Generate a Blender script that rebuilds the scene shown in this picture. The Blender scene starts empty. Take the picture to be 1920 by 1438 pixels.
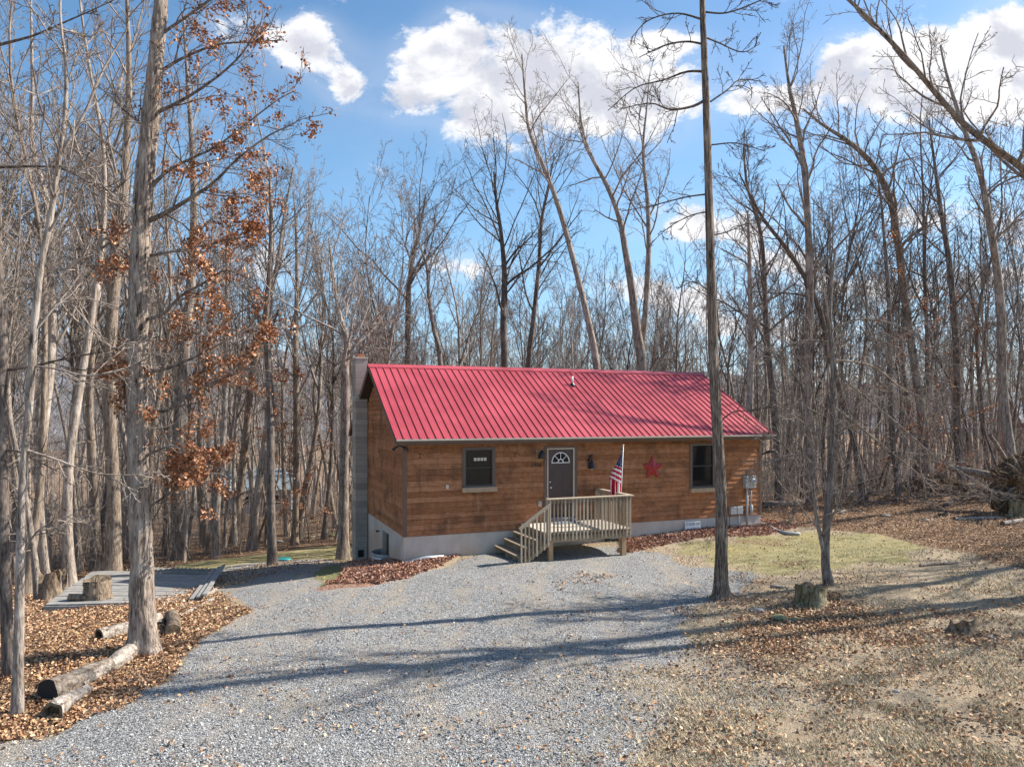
import bpy, math, random
import numpy as np
from mathutils import Vector, Matrix
R_ = math.radians
scene = bpy.context.scene
col = scene.collection
rng = np.random.default_rng(11)
random.seed(5)

# ------------------------------------------------------------------ camera
CZ = 4.0; F = 1354.8; HY = 777.3
cam = bpy.data.objects.new("camera", bpy.data.cameras.new("camera"))
col.objects.link(cam)
cam.location = (0, 0, CZ); cam.rotation_euler = (R_(90), 0, 0)
cam.data.sensor_width = 36.0
cam.data.lens = 36.0 * F / 1920.0
cam.data.shift_y = (HY - 719.0) / 1920.0
cam.data.clip_end = 6000; cam.data.clip_start = 0.1
scene.camera = cam
scene.render.resolution_x = 1024; scene.render.resolution_y = 766

# ------------------------------------------------------------------ world, sun
SUN_AZ = 16.2; SUN_EL = 41.5
scene.view_settings.view_transform = 'Standard'
scene.view_settings.look = 'None'
scene.view_settings.exposure = 0.84
scene.view_settings.gamma = 1.0
sd = bpy.data.lights.new("sun", 'SUN'); sd.energy = 4.8; sd.angle = R_(0.53); sd.color = (1.0, 0.94, 0.84)
sun = bpy.data.objects.new("sun", sd); col.objects.link(sun)
sv = Vector((math.cos(R_(SUN_EL)) * math.cos(R_(SUN_AZ)), math.cos(R_(SUN_EL)) * math.sin(R_(SUN_AZ)), math.sin(R_(SUN_EL))))
sun.rotation_euler = sv.to_track_quat('Z', 'Y').to_euler()
sun.location = sv * 60

world = bpy.data.worlds.new("World"); scene.world = world; world.use_nodes = True

class NT:
    """tiny node helper"""
    def __init__(s, tree): s.t = tree; tree.nodes.clear()
    def n(s, typ, ins=None, **kw):
        nd = s.t.nodes.new(typ)
        for k, v in kw.items(): setattr(nd, k, v)
        for k, v in (ins or {}).items(): s.put(nd.inputs[k], v)
        return nd
    def put(s, sock, v):
        if isinstance(v, bpy.types.NodeSocket): s.t.links.new(v, sock)
        else: sock.default_value = v
    def m(s, op, a, b=None, c=None, clamp=False):
        nd = s.t.nodes.new('ShaderNodeMath'); nd.operation = op; nd.use_clamp = clamp
        s.put(nd.inputs[0], a)
        if b is not None: s.put(nd.inputs[1], b)
        if c is not None: s.put(nd.inputs[2], c)
        return nd.outputs[0]
    def mix(s, f, a, b, mode='MIX'):
        nd = s.t.nodes.new('ShaderNodeMix'); nd.data_type = 'RGBA'; nd.blend_type = mode
        s.put(nd.inputs[0], f)
        for i, v in ((6, a), (7, b)):
            if isinstance(v, (tuple, list)) and len(v) == 3: v = (*v, 1)
            s.put(nd.inputs[i], v)
        return nd.outputs[2]
    def ramp(s, f, stops, interp='LINEAR'):
        nd = s.t.nodes.new('ShaderNodeValToRGB'); cr = nd.color_ramp; cr.interpolation = interp
        while len(cr.elements) < len(stops): cr.elements.new(0.5)
        for e, (p, c) in zip(cr.elements, stops):
            e.position = p; e.color = (*c, 1) if len(c) == 3 else c
        s.put(nd.inputs[0], f); return nd.outputs[0]
    def noise(s, vec, scale, detail=4, rough=0.55, dist=0.0):
        nd = s.t.nodes.new('ShaderNodeTexNoise')
        if vec is not None: s.put(nd.inputs['Vector'], vec)
        s.put(nd.inputs['Scale'], scale); nd.inputs['Detail'].default_value = detail
        nd.inputs['Roughness'].default_value = rough; nd.inputs['Distortion'].default_value = dist
        return nd.outputs[0]
    def map(s, vec, scale=(1, 1, 1), rot=(0, 0, 0), loc=(0, 0, 0)):
        nd = s.t.nodes.new('ShaderNodeMapping'); s.put(nd.inputs[0], vec)
        nd.inputs['Scale'].default_value = scale; nd.inputs['Rotation'].default_value = rot; nd.inputs['Location'].default_value = loc
        return nd.outputs[0]
    def smooth(s, v, lo, hi):
        nd = s.t.nodes.new('ShaderNodeMapRange'); nd.interpolation_type = 'SMOOTHSTEP'
        s.put(nd.inputs[0], v); nd.inputs[1].default_value = lo; nd.inputs[2].default_value = hi
        return nd.outputs[0]

def build_world():
    t = NT(world.node_tree)
    sky = t.n('ShaderNodeTexSky', sky_type='NISHITA', sun_disc=False)
    sky.sun_elevation = R_(SUN_EL); sky.sun_rotation = R_(90 - SUN_AZ)
    sky.air_density = 1.0; sky.dust_density = 0.6; sky.ozone_density = 2.2
    tc = t.n('ShaderNodeTexCoord').outputs['Generated']
    sep = t.n('ShaderNodeSeparateXYZ', {0: tc})
    dy = t.m('MAXIMUM', sep.outputs[1], 0.05)
    a = t.m('DIVIDE', sep.outputs[0], dy); b = t.m('DIVIDE', sep.outputs[2], dy)
    front = t.smooth(sep.outputs[1], 0.05, 0.3)
    # cloud banks of this sky as soft ellipses of direction (azimuth slope, height slope)
    B = [(585, 60, 38, 34), (610, 115, 58, 42), (652, 165, 34, 30), (540, 85, 50, 26), (440, 50, 60, 28),
         (885, 62, 70, 48), (800, 118, 52, 36), (765, 182, 52, 30), (880, 150, 110, 70), (990, 110, 90, 62), (930, 222, 66, 40),
         (1050, 190, 110, 70), (1150, 160, 100, 74), (1240, 185, 70, 60), (1250, 80, 60, 24),
         (1900, 40, 60, 40), (1800, 105, 90, 45), (1690, 110, 100, 40), (1600, 120, 60, 34), (1640, 170, 110, 48), (1780, 185, 130, 55), (1890, 150, 90, 80),
         (1420, 190, 60, 26), (1300, 405, 44, 30), (1400, 420, 46, 26), (1330, 440, 90, 18), (1760, 400, 80, 28), (1880, 425, 60, 26), (1470, 490, 90, 24),
         (1620, 540, 120, 22), (1850, 520, 90, 20), (1300, 560, 90, 24), (870, 500, 70, 22), (490, 490, 50, 36), (120, 440, 90, 30), (260, 560, 120, 24),
         (1450, 620, 220, 26), (300, 640, 260, 24), (1180, 540, 60, 22)]
    wv = t.n('ShaderNodeCombineXYZ', {0: a, 1: b, 2: 0.0}).outputs[0]
    n1 = t.noise(t.map(wv, (1, 1.25, 1)), 8.5, 12, 0.70, 0.25)
    n1b = t.noise(t.map(wv, (1, 1.25, 1), loc=(-.012, -.022, 0)), 8.5, 6, 0.6, 0.25)
    n1c = t.noise(t.map(wv, (1, 1.25, 1)), 8.5, 6, 0.6, 0.25)
    n2 = t.noise(t.map(wv, (1, 1.5, 1), loc=(3, 2, 1)), 4.0, 5, 0.55)
    tot = None
    for (px, py, sx, sy) in B:
        u = t.m('MULTIPLY_ADD', a, F / sx, -(px - 960) / sx)
        v = t.m('MULTIPLY_ADD', b, F / sy, -(HY - py) / sy)
        q = t.m('ADD', t.m('MULTIPLY', u, u), t.m('MULTIPLY', v, v))
        g = t.m('POWER', 2.718, t.m('MULTIPLY', q, -0.72))
        tot = g if tot is None else t.m('ADD', tot, g)
    tot = t.m('MULTIPLY', t.m('MINIMUM', tot, 1.5), front)
    f = t.m('ADD', tot, t.m('MULTIPLY', t.m('SUBTRACT', n1, 0.5), 4.2))
    mask = t.smooth(f, 0.42, 1.10)
    thin = t.m('MULTIPLY', t.smooth(t.m('ADD', tot, n2), 0.42, 1.1), 0.16)
    mask = t.m('MAXIMUM', mask, thin)
    relief = t.m('MULTIPLY', t.m('SUBTRACT', n1b, n1c), 4.0)
    shade = t.smooth(t.m('ADD', t.m('MULTIPLY', tot, 0.55), t.m('ADD', relief, t.m('MULTIPLY', t.m('SUBTRACT', n2, 0.5), 2.2))), 0.35, 1.25)
    shade = t.m('MULTIPLY', shade, 0.85)
    ccol = t.mix(shade, (0.585, 0.585, 0.60), (0.36, 0.375, 0.43))
    hs = t.n('ShaderNodeHueSaturation', {'Color': sky.outputs[0], 'Saturation': 1.14, 'Value': 0.108})
    hs.inputs['Hue'].default_value = 0.494
    low = t.smooth(b, 0.55, 0.0)
    base = t.mix(t.m('MULTIPLY', low, 0.45), hs.outputs[0], (0.20, 0.40, 0.64))
    c = t.mix(mask, base, ccol)
    bg = t.n('ShaderNodeBackground', {'Color': c, 'Strength': 1.0})
    o = t.n('ShaderNodeOutputWorld', {'Surface': bg.outputs[0]})
build_world()

# ------------------------------------------------------------------ generic helpers
def tag(o, label=None, cat=None, group=None, kind=None):
    if label: o['label'] = label
    if cat: o['category'] = cat
    if group: o['group'] = group
    if kind: o['kind'] = kind
    return o
def empty(name, loc=(0, 0, 0), rz=0, parent=None):
    o = bpy.data.objects.new(name, None); o.empty_display_size = 0.2
    o.location = loc; o.rotation_euler = (0, 0, rz); col.objects.link(o)
    if parent: o.parent = parent
    return o
def np_mesh(name, V, Fq, smooth=True, cols=None):
    V = np.asarray(V, dtype=np.float32).reshape(-1, 3); Fq = np.asarray(Fq, dtype=np.int32)
    me = bpy.data.meshes.new(name); k = Fq.shape[1]
    me.vertices.add(len(V)); me.vertices.foreach_set('co', V.ravel())
    me.loops.add(Fq.size); me.loops.foreach_set('vertex_index', Fq.ravel())
    me.polygons.add(len(Fq)); me.polygons.foreach_set('loop_start', np.arange(0, Fq.size, k, dtype=np.int32))
    me.update(calc_edges=True)
    me.polygons.foreach_set('use_smooth', np.full(len(Fq), smooth))
    if cols is not None:
        at = me.color_attributes.new('col', 'FLOAT_COLOR', 'POINT')
        c = np.ones((len(V), 4), np.float32); c[:, :3] = cols; at.data.foreach_set('color', c.ravel())
    me.validate(); return me
def obj(name, me, m, parent=None, loc=None):
    o = bpy.data.objects.new(name, me)
    if m is not None and len(me.materials) == 0: me.materials.append(m)
    col.objects.link(o)
    if parent: o.parent = parent
    if loc is not None: o.location = loc
    return o
class MB:
    def __init__(s): s.v = []; s.f = []; s.c = []; s.cc = (1, 1, 1)
    def poly(s, pts):
        i = len(s.v); s.v += [tuple(p) for p in pts]; s.f.append(tuple(range(i, i + len(pts)))); s.c += [s.cc] * len(pts)
    def hexa(s, p):   # 8 corner points: bottom 4 ccw, top 4 ccw
        i = len(s.v); s.v += [tuple(q) for q in p]; s.c += [s.cc] * 8
        for f in ((3, 2, 1, 0), (4, 5, 6, 7), (0, 1, 5, 4), (1, 2, 6, 5), (2, 3, 7, 6), (3, 0, 4, 7)):
            s.f.append(tuple(i + k for k in f))
        return s
    def box(s, x0, x1, y0, y1, z0, z1):
        return s.hexa([(x0, y0, z0), (x1, y0, z0), (x1, y1, z0), (x0, y1, z0), (x0, y0, z1), (x1, y0, z1), (x1, y1, z1), (x0, y1, z1)])
    def beam(s, a, b, w, h, up=(0, 0, 1)):
        a = Vector(a); b = Vector(b); d = (b - a).normalized(); sd_ = d.cross(Vector(up))
        if sd_.length < 1e-4: sd_ = d.cross(Vector((0, 1, 0)))
        sd_.normalize(); u = sd_.cross(d).normalized()
        P = []
        for q in (a, b):
            P.append([q + sd_ * w / 2 * i + u * h / 2 * j for i, j in ((-1, -1), (1, -1), (1, 1), (-1, 1))])
        i = len(s.v); s.v += [tuple(q) for q in P[0] + P[1]]; s.c += [s.cc] * 8
        for f in ((0, 1, 2, 3), (7, 6, 5, 4), (0, 4, 5, 1), (1, 5, 6, 2), (2, 6, 7, 3), (3, 7, 4, 0)): s.f.append(tuple(i + k for k in f))
        return s
    def tube(s, pts, r, k=10, cap=True):
        pts = [Vector(p) for p in pts]; n = len(pts)
        rr = r if isinstance(r, (list, tuple)) else [r] * n
        base = len(s.v)
        t0 = (pts[1] - pts[0]).normalized(); ref = Vector((0, 0, 1)) if abs(t0.z) < 0.8 else Vector((1, 0, 0))
        for i, p in enumerate(pts):
            t_ = (pts[min(i + 1, n - 1)] - pts[max(i - 1, 0)]).normalized()
            u = t_.cross(ref).normalized(); w = t_.cross(u)
            for j in range(k):
                a = 2 * math.pi * j / k
                s.v.append(tuple(p + (u * math.cos(a) + w * math.sin(a)) * rr[i])); s.c.append(s.cc)
        for i in range(n - 1):
            for j in range(k):
                a = base + i * k + j; b = base + i * k + (j + 1) % k
                s.f.append((a, b, b + k, a + k))
        if cap:
            s.f.append(tuple(base + j for j in range(k))[::-1]); s.f.append(tuple(base + (n - 1) * k + j for j in range(k)))
        return s
    def lathe(s, c, prof, k=20):
        base = len(s.v)
        for (r, z) in prof:
            for j in range(k):
                a = 2 * math.pi * j / k; s.v.append((c[0] + r * math.cos(a), c[1] + r * math.sin(a), c[2] + z)); s.c.append(s.cc)
        for i in range(len(prof) - 1):
            for j in range(k):
                a = base + i * k + j; b = base + i * k + (j + 1) % k
                s.f.append((a, b, b + k, a + k))
        return s
    def build(s, name, m, parent=None, smooth=False, bevel=0):
        me = bpy.data.meshes.new(name); me.from_pydata(s.v, [], s.f); me.update()
        at = me.color_attributes.new('col', 'FLOAT_COLOR', 'POINT')
        c = np.ones((len(s.v), 4), np.float32); c[:, :3] = np.array(s.c).reshape(-1, 3); at.data.foreach_set('color', c.ravel())
        if smooth: me.polygons.foreach_set('use_smooth', [True] * len(me.polygons))
        o = obj(name, me, m, parent)
        if bevel:
            md = o.modifiers.new('bevel', 'BEVEL'); md.width = bevel; md.segments = 2; md.limit_method = 'ANGLE'
        return o

# ------------------------------------------------------------------ materials
def pbsdf(t, color, rough=0.8, bump=None, bstr=0.3, bdist=0.02, metal=0.0, spec=None, **kw):
    b = t.n('ShaderNodeBsdfPrincipled')
    if isinstance(color, (tuple, list)) and len(color) == 3: color = (*color, 1)
    t.put(b.inputs['Base Color'], color); t.put(b.inputs['Roughness'], rough); b.inputs['Metallic'].default_value = metal
    if spec is not None: b.inputs['Specular IOR Level'].default_value = spec
    for k, v in kw.items(): t.put(b.inputs[k], v)
    if bump is not None:
        bp = t.n('ShaderNodeBump', {'Height': bump, 'Strength': bstr, 'Distance': bdist}); t.put(b.inputs['Normal'], bp.outputs[0])
    t.n('ShaderNodeOutputMaterial', {'Surface': b.outputs[0]})
    return b
def newmat(name):
    m = bpy.data.materials.new(name); m.use_nodes = True; return m, NT(m.node_tree)
def simple(name, c, rough=0.6, var=0.12, scale=6, metal=0.0, spec=None):
    m, t = newmat(name); tc = t.n('ShaderNodeTexCoord').outputs['Object']
    n = t.noise(tc, scale, 5); n2 = t.noise(tc, scale * 9, 3)
    f = t.m('ADD', t.m('MULTIPLY', n, 0.6), t.m('MULTIPLY', n2, 0.4))
    lo = tuple(x * (1 - var * 1.5) for x in c); hi = tuple(min(1, x * (1 + var)) for x in c)
    pbsdf(t, t.ramp(f, [(0.3, lo), (0.7, hi)]), rough, n2, 0.12, 0.01, metal, spec); return m

def bark(name, dark, mid, light, zs=0.18, scale=14, bd=0.03, patch=0.5, rnd=True):
    m, t = newmat(name); tc = t.n('ShaderNodeTexCoord').outputs['Object']
    v = t.map(tc, (1, 1, zs))
    n1 = t.noise(v, scale, 7, 0.65, 0.5)
    n2 = t.noise(tc, 1.6, 5, 0.6)
    n3 = t.noise(v, scale * 3.5, 4, 0.6)
    f = t.m('ADD', t.m('MULTIPLY', n1, 0.65), t.m('MULTIPLY', n3, 0.35))
    c = t.ramp(f, [(0.38, dark), (0.48, mid), (0.62, light)])
    lich = tuple(min(1, x * 1.25 + 0.02) for x in light)
    c = t.mix(t.m('MULTIPLY', t.smooth(n2, 0.52, 0.68), patch), c, lich)
    if rnd:
        oi = t.n('ShaderNodeObjectInfo').outputs['Random']
        hv = t.n('ShaderNodeHueSaturation', {'Color': c, 'Value': t.m('MULTIPLY_ADD', oi, 0.45, 0.78), 'Saturation': t.m('MULTIPLY_ADD', oi, -0.3, 1.1)})
        c = hv.outputs[0]
    pbsdf(t, c, 0.92, f, 0.9, bd, spec=0.2); return m
M = {}
M['bark'] = bark('bark', (0.06, 0.045, 0.035), (0.235, 0.185, 0.15), (0.45, 0.38, 0.32), bd=.05)
M['bark_pale'] = bark('bark_pale', (0.08, 0.058, 0.044), (0.28, 0.215, 0.165), (0.48, 0.395, 0.32), bd=.05)
M['bark_dark'] = bark('bark_dark', (0.04, 0.03, 0.026), (0.13, 0.10, 0.085), (0.27, 0.225, 0.19))
M['twig'] = bark('twig', (0.10, 0.08, 0.066), (0.255, 0.205, 0.172), (0.42, 0.35, 0.30), 0.5, 5, 0.005, 0.3)
M['shag'] = bark('shag', (0.035, 0.025, 0.02), (0.27, 0.21, 0.17), (0.54, 0.45, 0.375), 0.12, 18, 0.06, 0.35, False)
M['ridged'] = bark('ridged', (0.022, 0.017, 0.014), (0.15, 0.112, 0.085), (0.42, 0.34, 0.275), 0.08, 26, 0.05, 0.25, False)
M['deadwood'] = bark('deadwood', (0.05, 0.037, 0.028), (0.25, 0.20, 0.16), (0.48, 0.415, 0.35), .8, 12, 0.05, 0.2)

def siding_mat():
    m, t = newmat('cedar_siding'); tc = t.n('ShaderNodeTexCoord').outputs['Object']
    at = t.n('ShaderNodeAttribute', attribute_name='col')
    sep = t.n('ShaderNodeSeparateColor', {0: at.outputs[0]})
    off = t.m('MULTIPLY', sep.outputs[1], 37.0)
    cv = t.n('ShaderNodeCombineXYZ', {0: off, 1: 0.0, 2: 0.0}).outputs[0]
    va = t.n('ShaderNodeVectorMath', {0: tc, 1: cv}, operation='ADD').outputs[0]
    g = t.noise(t.map(va, (1.2, 1.2, 26)), 3.2, 6, 0.65, 0.8)
    blot = t.noise(tc, 1.5, 5, 0.62)
    sm = t.noise(tc, 7, 5, 0.65)
    f = t.m('ADD', t.m('MULTIPLY', g, 0.62), t.m('ADD', t.m('MULTIPLY', sep.outputs[0], 0.16), t.m('MULTIPLY', sm, 0.36)))
    c = t.ramp(f, [(0.32, (0.12, 0.042, 0.016)), (0.5, (0.30, 0.118, 0.047)), (0.68, (0.48, 0.215, 0.105)), (0.85, (0.60, 0.34, 0.20))])
    c = t.mix(t.m('MULTIPLY', t.smooth(blot, 0.47, 0.68), 0.62), c, (0.095, 0.048, 0.028))
    strk = t.noise(t.map(tc, (5, 5, .5), loc=(4, 2, 1)), 1.6, 5, 0.6)
    c = t.mix(t.m('MULTIPLY', t.smooth(strk, 0.54, 0.74), 0.4), c, (0.52, 0.33, 0.20))
    sp = t.noise(t.map(tc, (1, 1, 1.6)), 16, 3, 0.5)
    c = t.mix(t.m('MULTIPLY', t.smooth(sp, 0.70, 0.76), 0.6), c, (0.56, 0.42, 0.31))
    pbsdf(t, c, 0.75, g, 0.35, 0.006, spec=0.25); return m
M['siding'] = siding_mat()
def roof_mat():
    m, t = newmat('red_metal'); tc = t.n('ShaderNodeTexCoord').outputs['Object']
    n = t.noise(tc, 0.6, 4); n2 = t.noise(t.map(tc, (1, 5, 5)), 6, 4)
    c = t.mix(t.smooth(n, .35, .65), (0.37, 0.042, 0.056), (0.48, 0.068, 0.086)); c = t.mix(t.m('MULTIPLY', t.smooth(n2, 0.55, 0.8), 0.25), c, (0.52, 0.13, 0.145))
    pbsdf(t, c, 0.45, t.noise(tc, 2.2, 3), 0.12, 0.03, spec=0.6); return m
M['roof'] = roof_mat()
M['trim'] = simple('brown_trim', (0.17, 0.105, 0.07), 0.7)
M['taupe'] = simple('taupe_trim', (0.13, 0.10, 0.085), 0.5)
M['cream'] = simple('cream_metal', (0.62, 0.54, 0.44), 0.5)
M['soffit'] = simple('soffit', (0.07, 0.045, 0.032), 0.8)
def conc():
    m, t = newmat('concrete'); tc = t.n('ShaderNodeTexCoord').outputs['Object']
    sep = t.n('ShaderNodeSeparateXYZ', {0: tc}); n = t.noise(tc, 1.4, 5); n2 = t.noise(tc, 30, 4); n3 = t.noise(t.map(tc, (4, 4, .4)), 1.5, 4)
    c = t.ramp(n, [(0.3, (0.48, 0.42, 0.37)), (0.7, (0.64, 0.57, 0.51))])
    st = t.smooth(t.m('ADD', sep.outputs[2], t.m('MULTIPLY', n, 0.9)), 0.10, -0.25)
    c = t.mix(t.m('MULTIPLY', st, 0.55), c, (0.50, 0.33, 0.22))
    c = t.mix(t.m('MULTIPLY', t.smooth(n3, 0.5, 0.75), 0.25), c, (0.30, 0.29, 0.28))
    pbsdf(t, c, 0.9, n2, 0.3, 0.01, spec=0.2); return m
M['concrete'] = conc()
def block():
    m, t = newmat('chimney_block'); tc = t.n('ShaderNodeTexCoord').outputs['Object']
    sep = t.n('ShaderNodeSeparateXYZ', {0: tc})
    z = t.m('FRACT', t.m('MULTIPLY', sep.outputs[2], 1 / 0.2)); j = t.smooth(t.m('ABSOLUTE', t.m('SUBTRACT', z, 0.5)), 0.44, 0.5)
    row = t.m('FLOOR', t.m('MULTIPLY', sep.outputs[2], 5.0))
    rv = t.n('ShaderNodeTexWhiteNoise', {'W': row}, noise_dimensions='1D').outputs[0]
    n = t.noise(tc, 3, 5); n2 = t.noise(tc, 40, 3)
    c = t.ramp(t.m('ADD', t.m('MULTIPLY', n, .6), t.m('MULTIPLY', rv, .4)), [(0.25, (0.30, 0.27, 0.235)), (0.75, (0.47, 0.42, 0.365))])
    c = t.mix(t.m('MULTIPLY', j, 0.6), c, (0.17, 0.15, 0.135))
    pbsdf(t, c, 0.9, t.m('SUBTRACT', n2, t.m('MULTIPLY', j, 2)), 0.4, 0.01, spec=0.2); return m
M['block'] = block()
def pine():
    m, t = newmat('weathered_deck'); tc = t.n('ShaderNodeTexCoord').outputs['Object']
    at = t.n('ShaderNodeAttribute', attribute_name='col'); sep = t.n('ShaderNodeSeparateColor', {0: at.outputs[0]})
    g = t.noise(t.map(tc, (3, 3, 3)), 7, 6, 0.65, 1.0)
    f = t.m('ADD', t.m('MULTIPLY', g, 0.6), t.m('MULTIPLY', sep.outputs[0], 0.4))
    c = t.ramp(f, [(0.25, (0.21, 0.155, 0.105)), (0.55, (0.40, 0.315, 0.225)), (0.8, (0.56, 0.47, 0.36))])
    pbsdf(t, c, 0.8, g, 0.3, 0.006, spec=0.2); return m
M['deck'] = pine()
M['post'] = simple('deck_post', (0.46, 0.30, 0.17), 0.8, 0.25, 5)
M['deck_pale'] = simple('deck_floor', (0.58, 0.51, 0.42), 0.8, 0.15, 7)
M['greywood'] = simple('grey_boards', (0.30, 0.285, 0.265), 0.85, 0.35, 5)
M['sill'] = simple('sill_wood', (0.46, 0.32, 0.21), 0.75, 0.2, 8)
M['door'] = simple('brown_door', (0.085, 0.055, 0.052), 0.45, 0.1, 3)
M['white'] = simple('white_paint', (0.78, 0.77, 0.74), 0.45, 0.05, 10)
M['black'] = simple('black_metal', (0.018, 0.018, 0.02), 0.35, 0.1, 10)
M['blackpipe'] = simple('black_plastic', (0.022, 0.021, 0.022), 0.6, 0.1, 10)
M['grey'] = simple('grey_enamel', (0.42, 0.43, 0.43), 0.45, 0.08, 10)
M['galv'] = simple('galvanised', (0.50, 0.51, 0.53), 0.4, 0.12, 8, 0.4)
M['steel'] = simple('polished_metal', (0.72, 0.68, 0.60), 0.25, 0.1, 10, 0.8)
M['red'] = simple('red_tin', (0.38, 0.02, 0.025), 0.42, 0.15, 10)
M['clay'] = simple('clay_flue', (0.42, 0.15, 0.08), 0.8, 0.2, 10)
M['mat'] = simple('blue_grey_mat', (0.20, 0.215, 0.27), 0.95, 0.2, 20)
M['teal'] = simple('teal_plastic', (0.05, 0.38, 0.36), 0.45, 0.1, 6)
M['stone'] = simple('grey_stone', (0.30, 0.29, 0.275), 0.9, 0.3, 5)
M['moss'] = simple('mossy_stone', (0.24, 0.23, 0.12), 0.95, 0.4, 5)
M['tan'] = simple('tan_block', (0.34, 0.19, 0.09), 0.7, 0.15, 10)
M['interior'] = simple('interior_dark', (0.02, 0.02, 0.022), 0.9)
M['farwall'] = simple('far_wall', (0.40, 0.42, 0.44), 0.8, 0.1, 2)
M['farroof'] = simple('far_roof', (0.22, 0.27, 0.30), 0.8, 0.1, 2)
M['barn'] = simple('barn_wall', (0.30, 0.09, 0.06), 0.8, 0.15, 2)
def glassm():
    m, t = newmat('window_glass'); pbsdf(t, (0.012, 0.013, 0.015), 0.05, spec=0.3); return m
M['glass'] = glassm()
def dirtm():
    m, t = newmat('root_dirt'); tc = t.n('ShaderNodeTexCoord').outputs['Object']
    n = t.noise(tc, 3.5, 8, 0.7, 0.6); n2 = t.noise(tc, 16, 5, 0.7)
    c = t.ramp(t.m('ADD', t.m('MULTIPLY', n, .6), t.m('MULTIPLY', n2, .4)), [(0.35, (0.03, 0.02, 0.012)), (0.5, (0.16, 0.10, 0.06)), (0.68, (0.36, 0.26, 0.16))])
    pbsdf(t, c, 0.95, n2, 1.0, 0.08, spec=0.1); return m
M['dirt'] = dirtm()
def endgrain():
    m, t = newmat('stump_top'); tc = t.n('ShaderNodeTexCoord').outputs['Object']
    n = t.noise(tc, 8, 6, 0.7); c = t.ramp(n, [(0.35, (0.07, 0.05, 0.035)), (0.6, (0.25, 0.19, 0.13)), (0.75, (0.40, 0.33, 0.24))])
    pbsdf(t, c, 0.95, n, 0.6, 0.03, spec=0.1); return m
M['endgrain'] = endgrain()
def colmat(name, rough=0.9, var=0.35, transl=False):
    m, t = newmat(name); at = t.n('ShaderNodeAttribute', attribute_name='col'); tc = t.n('ShaderNodeTexCoord').outputs['Object']
    n = t.noise(tc, 30, 3); c = t.mix(t.m('MULTIPLY', n, var), at.outputs[0], (0.05, 0.03, 0.02))
    pbsdf(t, c, rough, spec=0.2); return m
M['vcol'] = colmat('leaf_mix', 0.7, 0.15)
M['pebble'] = colmat('pebble_mix', 0.85, 0.1)
M['cloth'] = colmat('flag_cloth', 0.8, 0.03)
M['sign'] = colmat('printed_board', 0.5, 0.0)

# ------------------------------------------------------------------ terrain
TH = R_(21.73); HO = np.array([-2.961, 19.827, 0.641]); cT, sT = math.cos(TH), math.sin(TH)
def H2W(x, y): return (HO[0] + x * cT - y * sT, HO[1] + x * sT + y * cT)
ctrl = [(-5, 7, 0), (0, 7, 0), (5, 7, .1), (0, 12, 0.02), (-3, 15, .02), (4, 15, .05), (-5, 12, 0), (10, 12, .3), (16, 14, .7), (-9, 10, -.05), (-12, 14, -.35),
        (*H2W(0, 0), -.08), (*H2W(-.2, 2.5), -.5), (*H2W(0, 5.3), -1.05), (*H2W(2.7, -2), .08), (*H2W(6, -2), .05), (*H2W(3, 0), .05), (*H2W(6, 0), .12), (*H2W(9, 0), .22), (*H2W(12.2, 0), .27),
        (*H2W(12.5, 4), .3), (*H2W(6, 8), -.5), (-6, 17, -.18), (-8, 18, -.45), (-8, 22, -1.0), (-8, 26, -1.45), (-3, 27, -1.35), (-14, 20, -1.1), (-20, 14, -.8), (-20, 30, -2.4), (-10, 40, -2.6), (-30, 60, -5), (0, 50, -2.5), (0, 34, -1.6),
        (13, 18, .45), (12, 24, .35), (18, 22, .8), (20, 28, 1.0), (12, 30, .2), (16, 38, -.1), (30, 34, .9), (26, 48, -.8), (25, 62, -2.4), (50, 50, 0), (0, 100, -6), (45, 110, -4), (-60, 110, -11), (30, 10, 1.2), (0, -15, .4), (-30, -10, 0), (30, -15, 1), (80, 40, 1), (-80, 30, -8),
        (0, 260, -14), (-200, 200, -20), (200, 200, -8), (-250, 0, -8), (250, 0, 2), (0, -250, 0), (300, 400, -12), (-300, 400, -22)]
CP = np.array(ctrl, float)
def _phi(r2): return r2 * np.log(r2 + 1e-6) * 0.5
def _tps():
    n = len(CP); d2 = ((CP[:, None, :2] - CP[None, :, :2]) ** 2).sum(-1); K = _phi(d2) + np.eye(n) * 0.6
    P = np.c_[np.ones(n), CP[:, :2]]; A = np.zeros((n + 3, n + 3)); A[:n, :n] = K; A[:n, n:] = P; A[n:, :n] = P.T
    return np.linalg.solve(A, np.r_[CP[:, 2], np.zeros(3)])
WT = _tps()
def gz(x, y):
    x = np.asarray(x, float); y = np.asarray(y, float); sh = x.shape; x = x.ravel(); y = y.ravel()
    xc = np.clip(x, -300, 300); yc = np.clip(y, -250, 400); out = np.empty(len(x))
    for s in range(0, len(x), 20000):
        a = xc[s:s + 20000]; b = yc[s:s + 20000]
        d2 = (a[:, None] - CP[None, :, 0]) ** 2 + (b[:, None] - CP[None, :, 1]) ** 2
        out[s:s + 20000] = _phi(d2) @ WT[:-3] + WT[-3] + WT[-2] * a + WT[-1] * b
    nz = 0.035 * (np.sin(x * 1.3 + 2 * np.sin(y * .7)) * np.sin(y * 1.1 + x * .3)) + 0.012 * np.sin(x * 4.1 + y * 2.3) * np.sin(y * 3.7)
    return (out + nz).reshape(sh)
def g1(x, y): return float(gz(np.array([x]), np.array([y]))[0])
def G(px, py):
    k = (py - HY) / F; a = (px - 960) / F; D = 5.0; prev = None
    while D < 150:
        h = CZ - k * D - g1(a * D, D)
        if h < 0:
            lo, hi = D - 0.5, D
            for _ in range(18):
                mid = (lo + hi) / 2
                if CZ - k * mid - g1(a * mid, mid) < 0: hi = mid
                else: lo = mid
            D = hi; break
        D += 0.5
    return np.array([a * D, D, g1(a * D, D)])
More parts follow.
